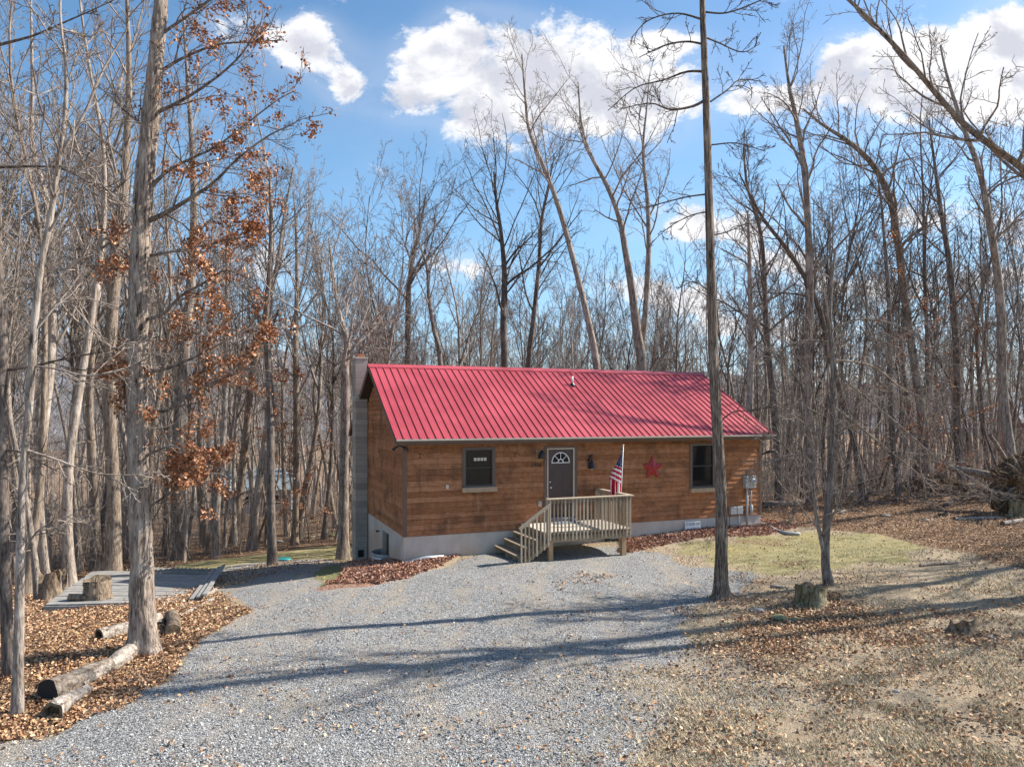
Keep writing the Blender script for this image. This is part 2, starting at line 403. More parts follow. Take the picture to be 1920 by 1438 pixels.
def PX(px, py, D): return np.array([(px - 960) / F * D, D, CZ - (py - HY) / F * D])

# regions of the ground, outlined where they lie
def ring(l): return np.array([G(*p)[:2] for p in l])
GRAVEL = np.r_[ring([(120, 1366), (240, 1312), (300, 1272), (345, 1232), (400, 1182), (455, 1148), (440, 1120), (400, 1105), (395, 1085), (420, 1062), (520, 1052), (600, 1048), (662, 1052),
               (640, 1085), (600, 1108), (700, 1098), (800, 1072), (850, 1052), (905, 1036), (1000, 1032), (1180, 1024), (1260, 1040), (1320, 1062), (1400, 1076), (1445, 1090), (1395, 1106), (1335, 1128), (1285, 1150), (1310, 1200), (1270, 1260), (1310, 1330), (1200, 1438)]),
               np.array([(1.5, 4), (-9, 4), (-8.5, 7)])]
MULCH1 = ring([(600, 1108), (640, 1080), (668, 1050), (700, 1040), (765, 1040), (850, 1030), (880, 1036), (830, 1062), (760, 1086), (690, 1100)])
MULCH2 = ring([(1165, 1016), (1170, 985), (1290, 970), (1430, 975), (1500, 990), (1440, 1004), (1350, 1006), (1270, 1018), (1210, 1034), (1160, 1036)])
GREEN1 = ring([(1240, 1028), (1290, 1014), (1350, 1008), (1440, 1004), (1500, 990), (1640, 1000), (1730, 1022), (1700, 1050), (1600, 1070), (1470, 1086), (1400, 1074), (1320, 1062), (1255, 1040)])
GREEN2 = ring([(280, 1086), (330, 1060), (440, 1045), (560, 1030), (662, 1020), (662, 1052), (560, 1050), (470, 1060), (400, 1084)])
MOSS = ring([(585, 1085), (600, 1062), (640, 1058), (660, 1072), (640, 1095), (600, 1102)])
LEAFR = ring([(1275, 1150), (1420, 1120), (1560, 1108), (1660, 1130), (1800, 1150), (1760, 1190), (1640, 1205), (1480, 1230), (1330, 1215)])
LEAFW = np.r_[ring([(1919, 1070), (1860, 1060), (1790, 1035), (1730, 1016), (1640, 998), (1500, 988), (1432, 980)]), np.array([(9, 60), (60, 60), (60, 15)])]
LEAFL = np.r_[np.array([(-9, 7), (-60, 7), (-60, 24)]), ring([(300, 1080), (395, 1085), (400, 1105), (455, 1148), (400, 1182), (345, 1232), (300, 1272), (240, 1312), (120, 1366)])]
def sdf(P, x, y):
    d = np.full(x.shape, 1e9); ins = np.zeros(x.shape, bool); n = len(P)
    for i in range(n):
        ax, ay = P[i]; bx, by = P[(i + 1) % n]; ex, ey = bx - ax, by - ay; wx, wy = x - ax, y - ay
        t = np.clip((wx * ex + wy * ey) / (ex * ex + ey * ey + 1e-9), 0, 1)
        d = np.minimum(d, (wx - ex * t) ** 2 + (wy - ey * t) ** 2)
        c = ((ay <= y) != (by <= y)); xi = ax + (y - ay) / (by - ay + 1e-12) * ex
        ins ^= c & (x < xi)
    return np.where(ins, 1, -1) * np.sqrt(d)
def _h(ix, iy, s): 
    v = np.sin(ix * 127.1 + iy * 311.7 + s * 74.7) * 43758.5453; return v - np.floor(v)
def vn(x, y, s=0):
    ix = np.floor(x); iy = np.floor(y); fx = x - ix; fy = y - iy; fx = fx * fx * (3 - 2 * fx); fy = fy * fy * (3 - 2 * fy)
    return (_h(ix, iy, s) * (1 - fx) + _h(ix + 1, iy, s) * fx) * (1 - fy) + (_h(ix, iy + 1, s) * (1 - fx) + _h(ix + 1, iy + 1, s) * fx) * fy
def fbm(x, y, s=0, o=4):
    r = 0; a = .5; 
    for i in range(o): r = r + a * vn(x * 2 ** i, y * 2 ** i, s + i); a *= .5
    return r / (1 - .5 ** o)
def ss(v, a, b): t = np.clip((v - a) / (b - a), 0, 1); return t * t * (3 - 2 * t)
def masks(x, y):
    w = (fbm(x * .9, y * .9, 3) - .5)
    g = ss(sdf(GRAVEL, x, y) + w * 1.1, -.15, .25)
    # the drive thins out into worn grass on its right
    edge = ss(x - 0.12 * y + w * 4.0, -1.6, 2.8) * ss(y, 13.5, 10.5)
    g = g * (1 - edge * .75)
    spill = ss(sdf(GRAVEL, x, y) + w * 4, -1.6, .2) * ss(x, 0, 3) * .45
    g = np.maximum(g, spill)
    mu = np.maximum(ss(sdf(MULCH1, x, y) + w * .5, -.1, .12), ss(sdf(MULCH2, x, y) + w * .5, -.12, .12))
    gr = np.maximum(ss(sdf(GREEN1, x, y) + w * 2.6, -.9, 1.1) * .85, ss(sdf(GREEN2, x, y) + w * .5, -.15, .15))
    mo = ss(sdf(MOSS, x, y) + w * .6, -.1, .3)
    lf = np.maximum(ss(sdf(LEAFR, x, y) + w * 4.0, -1.3, 1.5) * .85, ss(sdf(LEAFL, x, y) + w * .6, -.2, .2))
    # woodland floor beyond the clearing
    yy = 24 + 0.10 * x + w * 2.5
    wood = ss(y - np.where(x > 4, 25.0 + .22 * (x - 8) - 0.028 * np.maximum(x - 12, 0) ** 2, 25.2), -.5, .8)
    wood = np.maximum(wood, ss(-x - 7.2 + w * 1.0, 0, .5) * ss(y, 12, 13) * (sdf(GREEN2, x, y) < .1))
    wood = np.maximum(wood, ss(x + w * 5 - 13.5, 0, 4) * ss(y, 15.5, 18.5) * .9)
    wood = wood * (1 - ss(sdf(GREEN2, x, y), -.1, .2))
    lf = np.maximum(lf, wood); lf = np.maximum(lf, ss(sdf(LEAFW, x, y) + w * 1.6, -.5, .5) * .97)
    lf = np.maximum(lf, ss(fbm(x * .55 + 9, y * .8, 8), .58, .72) * .5 * (x > 1) * ss(y, 10.5, 13))
    lf = np.maximum(lf, (x < -2.5) * (y < 15.5) * (1 - g) * .95)
    return g, mu, gr, np.maximum(mo, 0), lf
def axis(a, b, st, far, n=34):
    core = np.arange(a, b + 1e-6, st); k = np.linspace(0, 1, n + 1)[1:]
    return np.r_[(a - (far + a) * k ** 2.2 )[::-1] if False else (a + (-far - a) * k ** 2.4)[::-1], core, b + (far - b) * k ** 2.4]
def build_ground():
    xs = axis(-20, 24, .16, 1500); ys = axis(5, 40, .16, 1500)
    X, Y = np.meshgrid(xs, ys); Z = gz(X, Y)
    near = (X > -20) & (X < 24) & (Y > 5) & (Y < 40)
    g, mu, gr, mo, lf = masks(X.ravel(), Y.ravel())
    Zr = Z.ravel(); Zr = Zr + near.ravel() * ((fbm(X.ravel() * 2.5, Y.ravel() * 2.5, 5) - .5) * .05 * (1 - g) + mu * .05)
    V = np.c_[X.ravel(), Y.ravel(), Zr]; ny, nx = X.shape
    i = np.arange(ny - 1)[:, None] * nx + np.arange(nx - 1)[None]; i = i.ravel()
    me = np_mesh('ground', V, np.c_[i, i + 1, i + nx + 1, i + nx])
    for nm, v in (('m_gravel', g), ('m_mulch', mu), ('m_green', gr), ('m_moss', mo), ('m_leaf', lf)):
        a = me.attributes.new(nm, 'FLOAT', 'POINT'); a.data.foreach_set('value', v.astype(np.float32))
    m, t = newmat('ground_cover'); tc = t.n('ShaderNodeTexCoord').outputs['Object']
    def A(n): return t.n('ShaderNodeAttribute', attribute_name=n).outputs['Fac']
    def vor(scale, vec=tc, **k):
        return t.n('ShaderNodeTexVoronoi', {'Vector': vec, 'Scale': scale}, **k)
    nb = t.noise(tc, 0.45, 5, 0.6); nm_ = t.noise(tc, 2.3, 6, 0.65); nf = t.noise(tc, 11, 6, 0.7); nff = t.noise(tc, 60, 4, 0.7)
    # dry grass
    gs = t.noise(t.map(tc, (1, 2.4, 1), (0, 0, .5)), 26, 5, 0.72, 1.5)
    c_d = t.ramp(t.m('ADD', t.m('MULTIPLY', gs, .65), t.m('MULTIPLY', nf, .35)), [(0.34, (0.13, 0.095, 0.065)), (0.46, (0.37, 0.285, 0.195)), (0.58, (0.56, 0.455, 0.325)), (0.72, (0.72, 0.62, 0.47))])
    c_d = t.mix(t.m('MULTIPLY', t.smooth(nm_, 0.5, 0.68), 0.32), c_d, (0.27, 0.24, 0.12))
    c_d = t.mix(t.m('MULTIPLY', t.smooth(nb, 0.5, 0.66), 0.45), c_d, (0.42, 0.29, 0.19))
    # green / straw lawn
    c_g = t.ramp(t.m('ADD', t.m('MULTIPLY', gs, .5), t.m('MULTIPLY', nm_, .5)), [(0.34, (0.15, 0.14, 0.06)), (0.5, (0.35, 0.305, 0.15)), (0.66, (0.52, 0.44, 0.26))])
    c_g = t.mix(t.m('MULTIPLY', t.smooth(nb, 0.52, 0.64), 0.6), c_g, (0.44, 0.35, 0.14))
    # leaf litter
    vl = vor(19, t.map(tc, (1, 1.25, 1))); sl = t.n('ShaderNodeSeparateColor', {0: vl.outputs['Color']})
    c_l = t.ramp(sl.outputs[0], [(0.0, (0.09, 0.052, 0.033)), (0.25, (0.22, 0.12, 0.07)), (0.5, (0.40, 0.24, 0.14)), (0.75, (0.54, 0.36, 0.22)), (1.0, (0.66, 0.50, 0.36))])
    c_l = t.mix(t.smooth(vl.outputs['Distance'], 0.35, 0.8), c_l, (0.05, 0.03, 0.02))
    c_l = t.mix(t.m('MULTIPLY', nff, 0.4), c_l, (0.20, 0.12, 0.07))
    # gravel
    vg = vor(44); sg = t.n('ShaderNodeSeparateColor', {0: vg.outputs['Color']})
    c_r = t.ramp(sg.outputs[0], [(0.0, (0.18, 0.175, 0.17)), (0.3, (0.31, 0.305, 0.295)), (0.6, (0.42, 0.413, 0.40)), (0.88, (0.54, 0.53, 0.515)), (1.0, (0.70, 0.69, 0.67))])
    c_r = t.mix(t.smooth(vg.outputs['Distance'], 0.45, 0.8), c_r, (0.10, 0.10, 0.105))
    rut = t.noise(t.map(tc, (1.0, .28, 1), (0, 0, .55)), 0.9, 5, 0.6, 0.4)
    gm = t.m('ADD', t.m('MULTIPLY', nm_, .35), t.m('MULTIPLY', rut, .65))
    c_r = t.mix(t.m('MULTIPLY', t.smooth(gm, 0.46, 0.60), 0.62), c_r, (0.44, 0.37, 0.29))
    c_r = t.mix(t.m('MULTIPLY', t.smooth(nf, 0.60, 0.74), 0.4), c_r, (0.15, 0.14, 0.11))
    # mulch
    vm = vor(24, t.map(tc, (1, 2.2, 1), (0, 0, .7))); sm = t.n('ShaderNodeSeparateColor', {0: vm.outputs['Color']})
    c_m = t.ramp(sm.outputs[0], [(0, (0.13, 0.06, 0.04)), (0.5, (0.36, 0.19, 0.13)), (1, (0.58, 0.38, 0.28))])
    def edge(a, s=1.0, lo=.38, hi=.62):
        return t.smooth(t.m('ADD', a, t.m('MULTIPLY', t.m('SUBTRACT', t.m('ADD', t.m('MULTIPLY', nf, .5), t.m('MULTIPLY', nff, .5)), .5), 1.6 * s)), lo, hi)
    c = c_d
    c = t.mix(edge(A('m_green'), .7), c, c_g)
    c = t.mix(edge(A('m_leaf'), 1.2), c, c_l)
    c = t.mix(edge(A('m_gravel'), 1.0), c, c_r)
    c = t.mix(t.m('MULTIPLY', edge(A('m_moss'), 1.0), .75), c, (0.23, 0.22, 0.06))
    c = t.mix(edge(A('m_mulch'), .8), c, c_m)
    h = t.m('ADD', t.m('MULTIPLY', vg.outputs['Distance'], -.8), t.m('ADD', t.m('MULTIPLY', nf, 1.0), t.m('MULTIPLY', gs, .9)))
    pbsdf(t, c, 0.95, h, 0.9, 0.035, spec=0.15)
    tag(obj('ground', me, m), 'clearing of gravel drive, dry grass, red mulch and brown leaf litter', kind='structure')
build_ground()

def build_hills():
    m, t = newmat('wooded_ridge'); tc = t.n('ShaderNodeTexCoord').outputs['Object']
    n = t.noise(tc, 0.05, 8, 0.7); c = t.ramp(n, [(0.35, (0.13, 0.14, 0.165)), (0.65, (0.27, 0.265, 0.28))]); pbsdf(t, c, 1.0, n, 1.0, 6, spec=0.0)  # distance haze is put into the ridge colour as blue grey
    az = np.radians(np.linspace(-75, 75, 220)); rr = np.array([620, 680, 740, 800, 900, 1100]); prof = np.array([0, .35, .7, .95, 1.0, .2])
    Az, Rr = np.meshgrid(az, rr)
    pxl = np.tan(np.clip(Az, -1.2, 1.2))
    hgt = 58 + 34 * ss(-pxl, -.1, .6) - 22 * ss(pxl, .2, .5) + 16 * (fbm(Az * 5 + 7, Rr * 0, 2) - .5) + 8 * (fbm(Az * 40, Rr * .02, 4) - .5)
    Z = -25 + (hgt + 22) * prof[:, None]
    V = np.c_[(Rr * np.sin(Az)).ravel(), (Rr * np.cos(Az)).ravel(), Z.ravel()]; ny, nx = Az.shape
    i = (np.arange(ny - 1)[:, None] * nx + np.arange(nx - 1)[None]).ravel()
    tag(obj('hills', np_mesh('hills', V, np.c_[i, i + 1, i + nx + 1, i + nx]), m), 'blue grey wooded mountain ridge far beyond the trees', kind='structure')
build_hills()

# ------------------------------------------------------------------ the house
house = empty('wooden_house', tuple(HO), TH)
tag(house, 'single storey cedar sided house with red ribbed metal roof', 'house')
L = 12.2; Wd = 7.33; SL = (4.941 - 2.697) / (3.664 + .304); OV = .304; OG = .301
def rz_(y): return 2.697 + SL * (OV + (y if y < 3.664 else 2 * 3.664 - y))
def boards(axis_, sgn, coord, a0, a1, holes, name, top=2.74, gable=False):
    mb = MB(); rnd = random.Random(len(name) * 7 + 3); ex = .152; n = int(math.ceil((5.0 if gable else top) / ex))
    for r in range(n):
        z0 = r * ex; z1 = min(z0 + ex, top if not gable else 9)
        if z1 - z0 < .02: continue
        lo, hi = a0, a1
        if gable:
            zt = z1 + .05
            if zt > rz_(0) - .12:
                d = (zt - (rz_(0) - .12)) / SL; lo, hi = a0 + d, a1 - d
            if hi - lo < .3: break
        segs = [(lo, hi)]
        for (h0, h1, hz0, hz1) in holes:
            if z1 > hz0 + .001 and z0 < hz1 - .001:
                ns = []
                for (s0, s1) in segs:
                    if h1 <= s0 or h0 >= s1: ns.append((s0, s1)); continue
                    if h0 > s0: ns.append((s0, h0))
                    if h1 < s1: ns.append((h1, s1))
                segs = ns
        for (s0, s1) in segs:
            x = s0
            while x < s1 - .01:
                xe = x + rnd.uniform(1.6, 4.2)
                if s1 - xe < .6: xe = s1
                xe = min(xe, s1); mb.cc = (rnd.random() ** .9, rnd.random(), 0)
                e = .0015 if xe < s1 else 0
                b = .025; tt = .004; q = rnd.uniform(-.001, .001)
                def P(a, out, z):
                    return (a, coord + sgn * out, z) if axis_ == 'x' else (coord + sgn * out, a, z)
                zb = z0 + .010  # gap bares the near-black core, a shadow line put in by colour
                p = [P(x, -.01, zb), P(xe - e, -.01, zb), P(xe - e, b + q, zb), P(x, b + q, zb), P(x, -.01, z1 + .004), P(xe - e, -.01, z1 + .004), P(xe - e, tt, z1 + .004), P(x, tt, z1 + .004)]
                mb.hexa(p)
                x = xe
    return mb.build(name, M['siding'], house)
W1 = (1.70, 2.62, 1.30, 2.40); W2 = (9.37, 10.29, .99, 2.40); DR = (4.30, 5.20, .22, 2.36)
boards('x', -1, 0, .05, L - .05, [W1, W2, DR], 'front_wall')
boards('y', -1, 0, .05, Wd - .05, [], 'side_wall', gable=True)
boards('y', 1, L, .05, Wd - .05, [], 'side_wall', gable=True)
boards('x', 1, Wd, .05, L - .05, [], 'back_wall')
# core walls inside the boards, near black to draw the shadow lines between them
mb = MB(); mb.box(.02, L - .02, .02 + .06, Wd - .02, .01, 2.6)
for x in (0.02, L - .08):
    pass
mb.build('wall_core', M['interior'], house)
for x in (.012, L - .012):
    mb = MB(); mb.poly([(x, .03, 2.5), (x, Wd - .03, 2.5), (x, Wd / 2, rz_(3.664) - .2)])
    mb.build('gable_core', M['interior'], house)
# corner boards
for (x, y) in ((0, 0), (L, 0), (0, Wd), (L, Wd)):
    mb = MB(); sx = -1 if x == 0 else 1; sy = -1 if y == 0 else 1
    mb.box(*sorted((x + sx * .031, x - sx * .07)), *sorted((y + sy * .031, y - sy * .005)), 0.0, 2.66 )
    mb.box(*sorted((x + sx * .031, x - sx * .005)), *sorted((y - sy * .006, y - sy * .07)), 0.0, 2.66)
    mb.build('corner_board', M['trim'], house)
# foundation
def foundation():
    mb = MB(); t_ = -.003
    # left wall with window opening
    oy0, oy1, oz0, oz1 = 1.98, 2.92, -1.45, -.23
    zb = -3.2
    mb.box(0, .2, 0, oy0, zb, t_); mb.box(0, .2, oy1, Wd, zb, t_); mb.box(0, .2, oy0, oy1, oz1, t_); mb.box(0, .2, oy0, oy1, zb, oz0)
    mb.box(.2, L - .2, 0, .2, zb, t_); mb.box(L - .2, L, 0, Wd, zb, t_); mb.box(.2, L - .2, Wd - .2, Wd, zb, t_)
    mb.build('foundation', M['concrete'], house)
    w = MB(); w.box(.13, .17, 1.981, 2.919, -1.449, -.231); f = w.build('basement_window', M['taupe'], house)
    g = MB(); g.box(.115, .129, 2.05, 2.43, -1.35, -.30); g.box(.115, .129, 2.47, 2.85, -1.35, -.30); g.build('pane', M['glass'], f)
foundation()
# corrugated window well
mb = MB(); pts = []; r0 = .62; n = 22
prof = [(-.08 + .012 * math.sin(k * 1.6) , k) for k in range(15)]
for k in range(14):
    z = -.62 - k * .045; 
    for j in range(n):
        pass
def well():
    mb = MB(); K = 24; Z = 26
    for shell in (0, .012):
        base = len(mb.v)
        for i in range(Z + 1):
            z = -.84 - .55 * i / Z; w = .012 * math.sin(i * 1.25) - shell
            for j in range(K + 1):
                a = math.pi * j / K; mb.v.append((-.005 - (.40 + w) * math.sin(a), 2.42 + (.58 + w) * math.cos(a), z)); mb.c.append((1, 1, 1))
        for i in range(Z):
            for j in range(K):
                a = base + i * (K + 1) + j; mb.f.append((a, a + 1, a + K + 2, a + K + 1))
    mb.tube([(-.005 - .405 * math.sin(math.pi * j / K), 2.42 + .585 * math.cos(math.pi * j / K), -.84) for j in range(K + 1)], .016, 6)
    mb.build('window_well', M['galv'], house, True)
well()
mb = MB(); mb.tube([(-.001, 3.35, -.33), (-.09, 3.35, -.33)], .018, 8); mb.tube([(-.09, 3.35, -.30), (-.09, 3.35, -.36)], .03, 8); mb.build('hose_tap', M['black'], house)

# roof
def roof():
    x0, x1 = -OG, L + OG; prof = []; p = .2286; n = int(round((x1 - x0) / p)); p = (x1 - x0) / n
    for i in range(n + 1):
        c = x0 + i * p
        if i > 0: prof += [(c - .022, 0)]
        prof += [(max(x0, c - .012), .030), (min(x1, c + .012), .030)]
        if i < n:
            prof += [(c + .022, 0), (c + p * .33 - .012, 0), (c + p * .33, .005), (c + p * .33 + .012, 0), (c + p * .66 - .012, 0), (c + p * .66, .005), (c + p * .66 + .012, 0)]
    nrm = Vector((0, -SL, 1)).normalized()
    for side in (0, 1):
        mb = MB(); nseg = 1; mir = lambda y: y if side == 0 else 2 * 3.664 - y
        ny = -nrm.y if side else nrm.y
        ya, yb = -OV - .02, 3.664
        for off in (0.0, -.012):
            base = len(mb.v)
            for (x, h) in prof:
                for y in (ya, yb):
                    z = rz_(y); mb.v.append((x, mir(y) + ny * (h + off), z + nrm.z * (h + off))); mb.c.append((1, 1, 1))
            for i in range(len(prof) - 1):
                a = base + 2 * i; f = (a, a + 2, a + 3, a + 1)
                mb.f.append(f if (off == 0) == (side == 0) else f[::-1])
        mb.build('roof_slope', M['roof'], house)
    # ridge cap
    mb = MB()
    zt = 4.941
    for s in (-1, 1):
        a = [(x0 - .02, 3.664, zt + .045), (x1 + .02, 3.664, zt + .045)]
        d = .17; b = [(x, 3.664 + s * d, zt - SL * d + .032) for x in (x1 + .02, x0 - .02)]
        mb.poly([a[0], a[1], b[0], b[1]] if s < 0 else [a[1], a[0], b[1], b[0]])
        b2 = [(x, y, z - .022) for (x, y, z) in b]
        mb.poly([b[1], b[0], b2[0], b2[1]] if s < 0 else [b[0], b[1], b2[1], b2[0]])
    for x in (x0 - .02, x1 + .02):
        mb.poly([(x, 3.664, zt + .045), (x, 3.664 - .17, zt - SL * .17 + .03), (x, 3.664 - .17, zt - SL * .17 - .02), (x, 3.664, zt), (x, 3.664 + .17, zt - SL * .17 - .02), (x, 3.664 + .17, zt - SL * .17 + .03)])
    mb.build('ridge_cap', M['roof'], house)
    # roof deck, soffit and rake boards
    for side in (0, 1):
        mir = (lambda y: y) if side == 0 else (lambda y: 2 * 3.664 - y)
        mb = MB(); y0, y1 = -OV + .03, 3.66
        p = [(x0 + .03, mir(y0), rz_(y0) - .13), (x1 - .03, mir(y0), rz_(y0) - .13), (x1 - .03, mir(y1), rz_(y1) - .13), (x0 + .03, mir(y1), rz_(y1) - .13)]
        q = [(a, b, c + .115) for a, b, c in p]
        mb.hexa(p + q if side == 0 else [p[1], p[0], p[3], p[2], q[1], q[0], q[3], q[2]])
        mb.build('soffit', M['soffit'], house)
        for x in (x0, x1):
            mb = MB(); xa, xb = (x - .004, x + .027) if x < 0 else (x - .027, x + .004)
            P = [(xa, mir(-OV + .0), rz_(-OV) - .155), (xb, mir(-OV + .0), rz_(-OV) - .155), (xb, mir(3.662), rz_(3.66) - .155), (xa, mir(3.662), rz_(3.66) - .155)]
            Q = [(a, b, c + .143) for a, b, c in P]
            mb.hexa(P + Q if side == 0 else [P[1], P[0], P[3], P[2], Q[1], Q[0], Q[3], Q[2]]); mb.build('rake_board', M['taupe'], house)
    # gutter and fascia along front
    mb = MB(); mb.box(x0 + .03, x1 - .03, -OV + .001, -OV + .028, 2.53, 2.675); mb.build('fascia', M['trim'], house)
    g = MB(); yf = -OV
    sec = [(yf - .002, 2.675), (yf - .002, 2.585), (yf - .07, 2.585), (yf - .10, 2.63), (yf - .115, 2.672), (yf - .122, 2.688), (yf - .105, 2.690), (yf - .10, 2.672), (yf - .085, 2.63), (yf - .06, 2.598), (yf - .014, 2.598), (yf - .014, 2.675)]
    for i in range(len(sec)):
        a = sec[i]; b = sec[(i + 1) % len(sec)]
        g.poly([(x0, *a), (x1, *a), (x1, *b), (x0, *b)])
    g.poly([(x0 + .002, *s) for s in sec[:1] + sec[1:6] + sec[6:]]); g.poly([(x1 - .002, *s) for s in sec][::-1])
    go = g.build('gutter', M['taupe'], house)
    lp = MB(); lp.box(x0 - .002, x1 + .002, yf - .128, yf - .104, 2.650, 2.694); lp.build('gutter_lip', M['cream'], go)  # sunlit top edge of the brown gutter, its brightness put into cream colour
    # roof vent
    vx, vy = None, None
    best = None
    for i in range(200):
        y = 3.664 * i / 200
        z = rz_(y); X, Y = HO[0], HO[1]
        for x in (6.4,):
            pass
roof()
def roofpt(px, py):   # where a sight line meets the front roof slope (house coordinates)
    d = np.array([(px - 960) / F, 1, -(py - HY) / F]); o = np.array([0, 0, CZ]) - HO
    Rm = np.array([[cT, sT, 0], [-sT, cT, 0], [0, 0, 1]]); d = Rm @ d; o = Rm @ o
    t = (2.697 + SL * (OV + o[1]) - o[2]) / (d[2] - SL * d[1]); return o + t * d
v = roofpt(1073, 723)
mb = MB(); mb.lathe((v[0], v[1], v[2]), [(.11, -.03), (.105, .03), (.06, .07), (.045, .10)], 14); vt = mb.build('roof_vent', M['black'], house, True)
mb = MB(); mb.tube([(v[0], v[1], v[2] + .05), (v[0], v[1], v[2] + .32)], .036, 10); mb.build('pipe', M['white'], vt, True)

# chimney
def chimney():
    x0, x1, y0, y1 = -.43, -.026, 5.30, 5.97; zb = -2.6; zt = 5.27
    mb = MB(); mb.box(x0, x1, y0, y1, zb, zt); ch = mb.build('chimney', M['block'], house)
    mb = MB(); mb.box(x0 - .02, x1 + .02, y0 - .02, y1 + .02, zt + .001, zt + .05); mb.build('cap', M['cream'], ch)
    mb = MB(); mb.box(x0 + .09, x1 - .09, y0 + .15, y1 - .15, zt + .052, zt + .17); mb.build('flue', M['clay'], ch)
    mb = MB(); mb.box(x0 + .08, x0 + .28, y0 - .004, y0 - .001, -1.5, -1.25); mb.build('cleanout_door', M['black'], ch)
chimney()
# windows
def window(x0, x1, z0, z1, sillpx, plant=True):
    f = MB(); w = .055
    for (a, b, c, d) in ((x0, x1, z1 - .045, z1), (x0, x1, z0, z0 + .045), (x0, x0 + w, z0 + .046, z1 - .046), (x1 - w, x1, z0 + .046, z1 - .046)):
        f.box(a, b, -.045, .02, c, d)
    win = f.build('window', M['taupe'], house)
    tr = MB(); e = .04
    tr.box(x0 - e, x1 + e, -.038, -.0, z1 + .001, z1 + .04); tr.box(x0 - e, x0 - .001, -.038, 0, z0, z1); tr.box(x1 + .001, x1 + e, -.038, 0, z0, z1)
    tr.build('casing', M['trim'], win)
    g = MB(); zm = (z0 + z1) / 2
    g.box(x0 + w, x1 - w, .002, .012, zm, z1 - .045); g.box(x0 + w, x1 - w, .014, .020, z0 + .045, zm); g.build('pane', M['glass'], win)
    s = MB(); s.box(x0 + w, x1 - w, -.030, .001, zm - .022, zm + .022)
    for (a, b) in ((x0 + w + .001, x0 + w + .032), (x1 - w - .032, x1 - w - .001)):
        s.box(a, b, -.026, .001, zm + .023, z1 - .046); s.box(a, b, -.020, .004, z0 + .08, zm - .023)
    s.box(x0 + w, x1 - w, -.020, .004, z0 + .046, z0 + .079); s.build('sash', M['black'], win)
    si = MB(); si.box(x0 - .06, x1 + .06, -.16, -.03, z0 - .135, z0 - .002); si.build('sill', M['sill'], win, bevel=.006)
window(*W1, None); window(*W2, None)
for (x0, x1) in ((2.02, 2.10), (2.12, 2.20), (2.22, 2.30), (2.32, 2.40)):
    mb = MB(); mb.box(x0, x1, -.0025, .0015, 2.04, 2.13); mb.build('window_card', M['cream'], house)
# a pale card sign inside left window's upper pane
# door
def door():
    x0, x1, z0, z1 = DR
    f = MB(); f.box(x0, x0 + .035, -.03, .05, z0, z1); f.box(x1 - .035, x1, -.03, .05, z0, z1); f.box(x0 + .035, x1 - .035, -.03, .05, z1 - .035, z1)
    fr = f.build('door_frame', M['cream'], house)
    c = MB(); c.box(x0 - .10, x0 - .001, -.036, 0, z0 - .05, z1 + .09); c.box(x1 + .001, x1 + .10, -.036, 0, z0 - .05, z1 + .09); c.box(x0 - .001, x1 + .001, -.036, 0, z1 + .001, z1 + .09)
    c.build('casing', M['trim'], fr)
    d = MB(); d.box(x0 + .036, x1 - .036, .01, .05, z0 + .02, z1 - .036)
    a0, a1 = x0 + .036, x1 - .036; mw = (a1 - a0)
    for (za, zb) in ((z0 + .18, z0 + .75), (z0 + .85, z0 + 1.55)):
        for (xa, xb) in ((a0 + .10, a0 + mw / 2 - .05), (a0 + mw / 2 + .05, a1 - .10)):
            d.box(xa, xb, .003, .0095, za, zb); d.box(xa + .03, xb - .03, -.001, .0025, za + .03, zb - .03)
    dr = d.build('door', M['door'], house, bevel=.002)
    # fan light
    cx, cz, r = (a0 + a1) / 2, z1 - .42, .30
    w = MB(); K = 24
    def arc(ra, rb, y0, y1, t0=0, t1=math.pi):
        for i in range(K):
            p, q = t0 + (t1 - t0) * i / K, t0 + (t1 - t0) * (i + 1) / K
            A = [(cx + R * math.cos(t), cz + R * math.sin(t)) for R, t in ((ra, p), (rb, p), (rb, q), (ra, q))]
            w.hexa([(u, y0, v_) for u, v_ in A] + [(u, y1, v_) for u, v_ in A])
    arc(r - .03, r, -.012, .008); arc(.07, .10, -.012, .008)
    w.box(cx - r, cx + r, -.013, .008, cz - .028, cz - .001)
    for an in (math.pi * .25, math.pi * .5, math.pi * .75):
        w.beam((cx + .10 * math.cos(an), -.002, cz + .10 * math.sin(an)), (cx + (r - .03) * math.cos(an), -.002, cz + (r - .03) * math.sin(an)), .018, .02, (0, 1, 0))
    fw = w.build('fan_window', M['white'], dr)
    g = MB(); g.poly([(cx + (r - .02) * math.cos(math.pi * i / K), .004, cz + (r - .02) * math.sin(math.pi * i / K)) for i in range(K + 1)]); g.build('pane', M['glass'], fw)
    h = MB(); h.lathe((0, 0, 0), [(.0, 0), (.028, 0), (.03, .01), (.012, .015), (.012, .05), (.03, .055), (.034, .075), (.02, .09), (0, .092)], 12)
    o = h.build('door_knob', M['steel'], dr, True); o.rotation_euler = (R_(90), 0, 0); o.location = (a0 + .07, .005, z0 + .98)
    h = MB(); h.lathe((0, 0, 0), [(0, 0), (.03, 0), (.03, .012), (.018, .022), (0, .024)], 12); o = h.build('deadbolt', M['steel'], dr, True); o.rotation_euler = (R_(90), 0, 0); o.location = (a0 + .07, .005, z0 + 1.14)
    t_ = MB(); t_.box(x0, x1, -.06, -.002, z0 - .03, z0 + .018); t_.build('threshold', M['steel'], fr)
door()
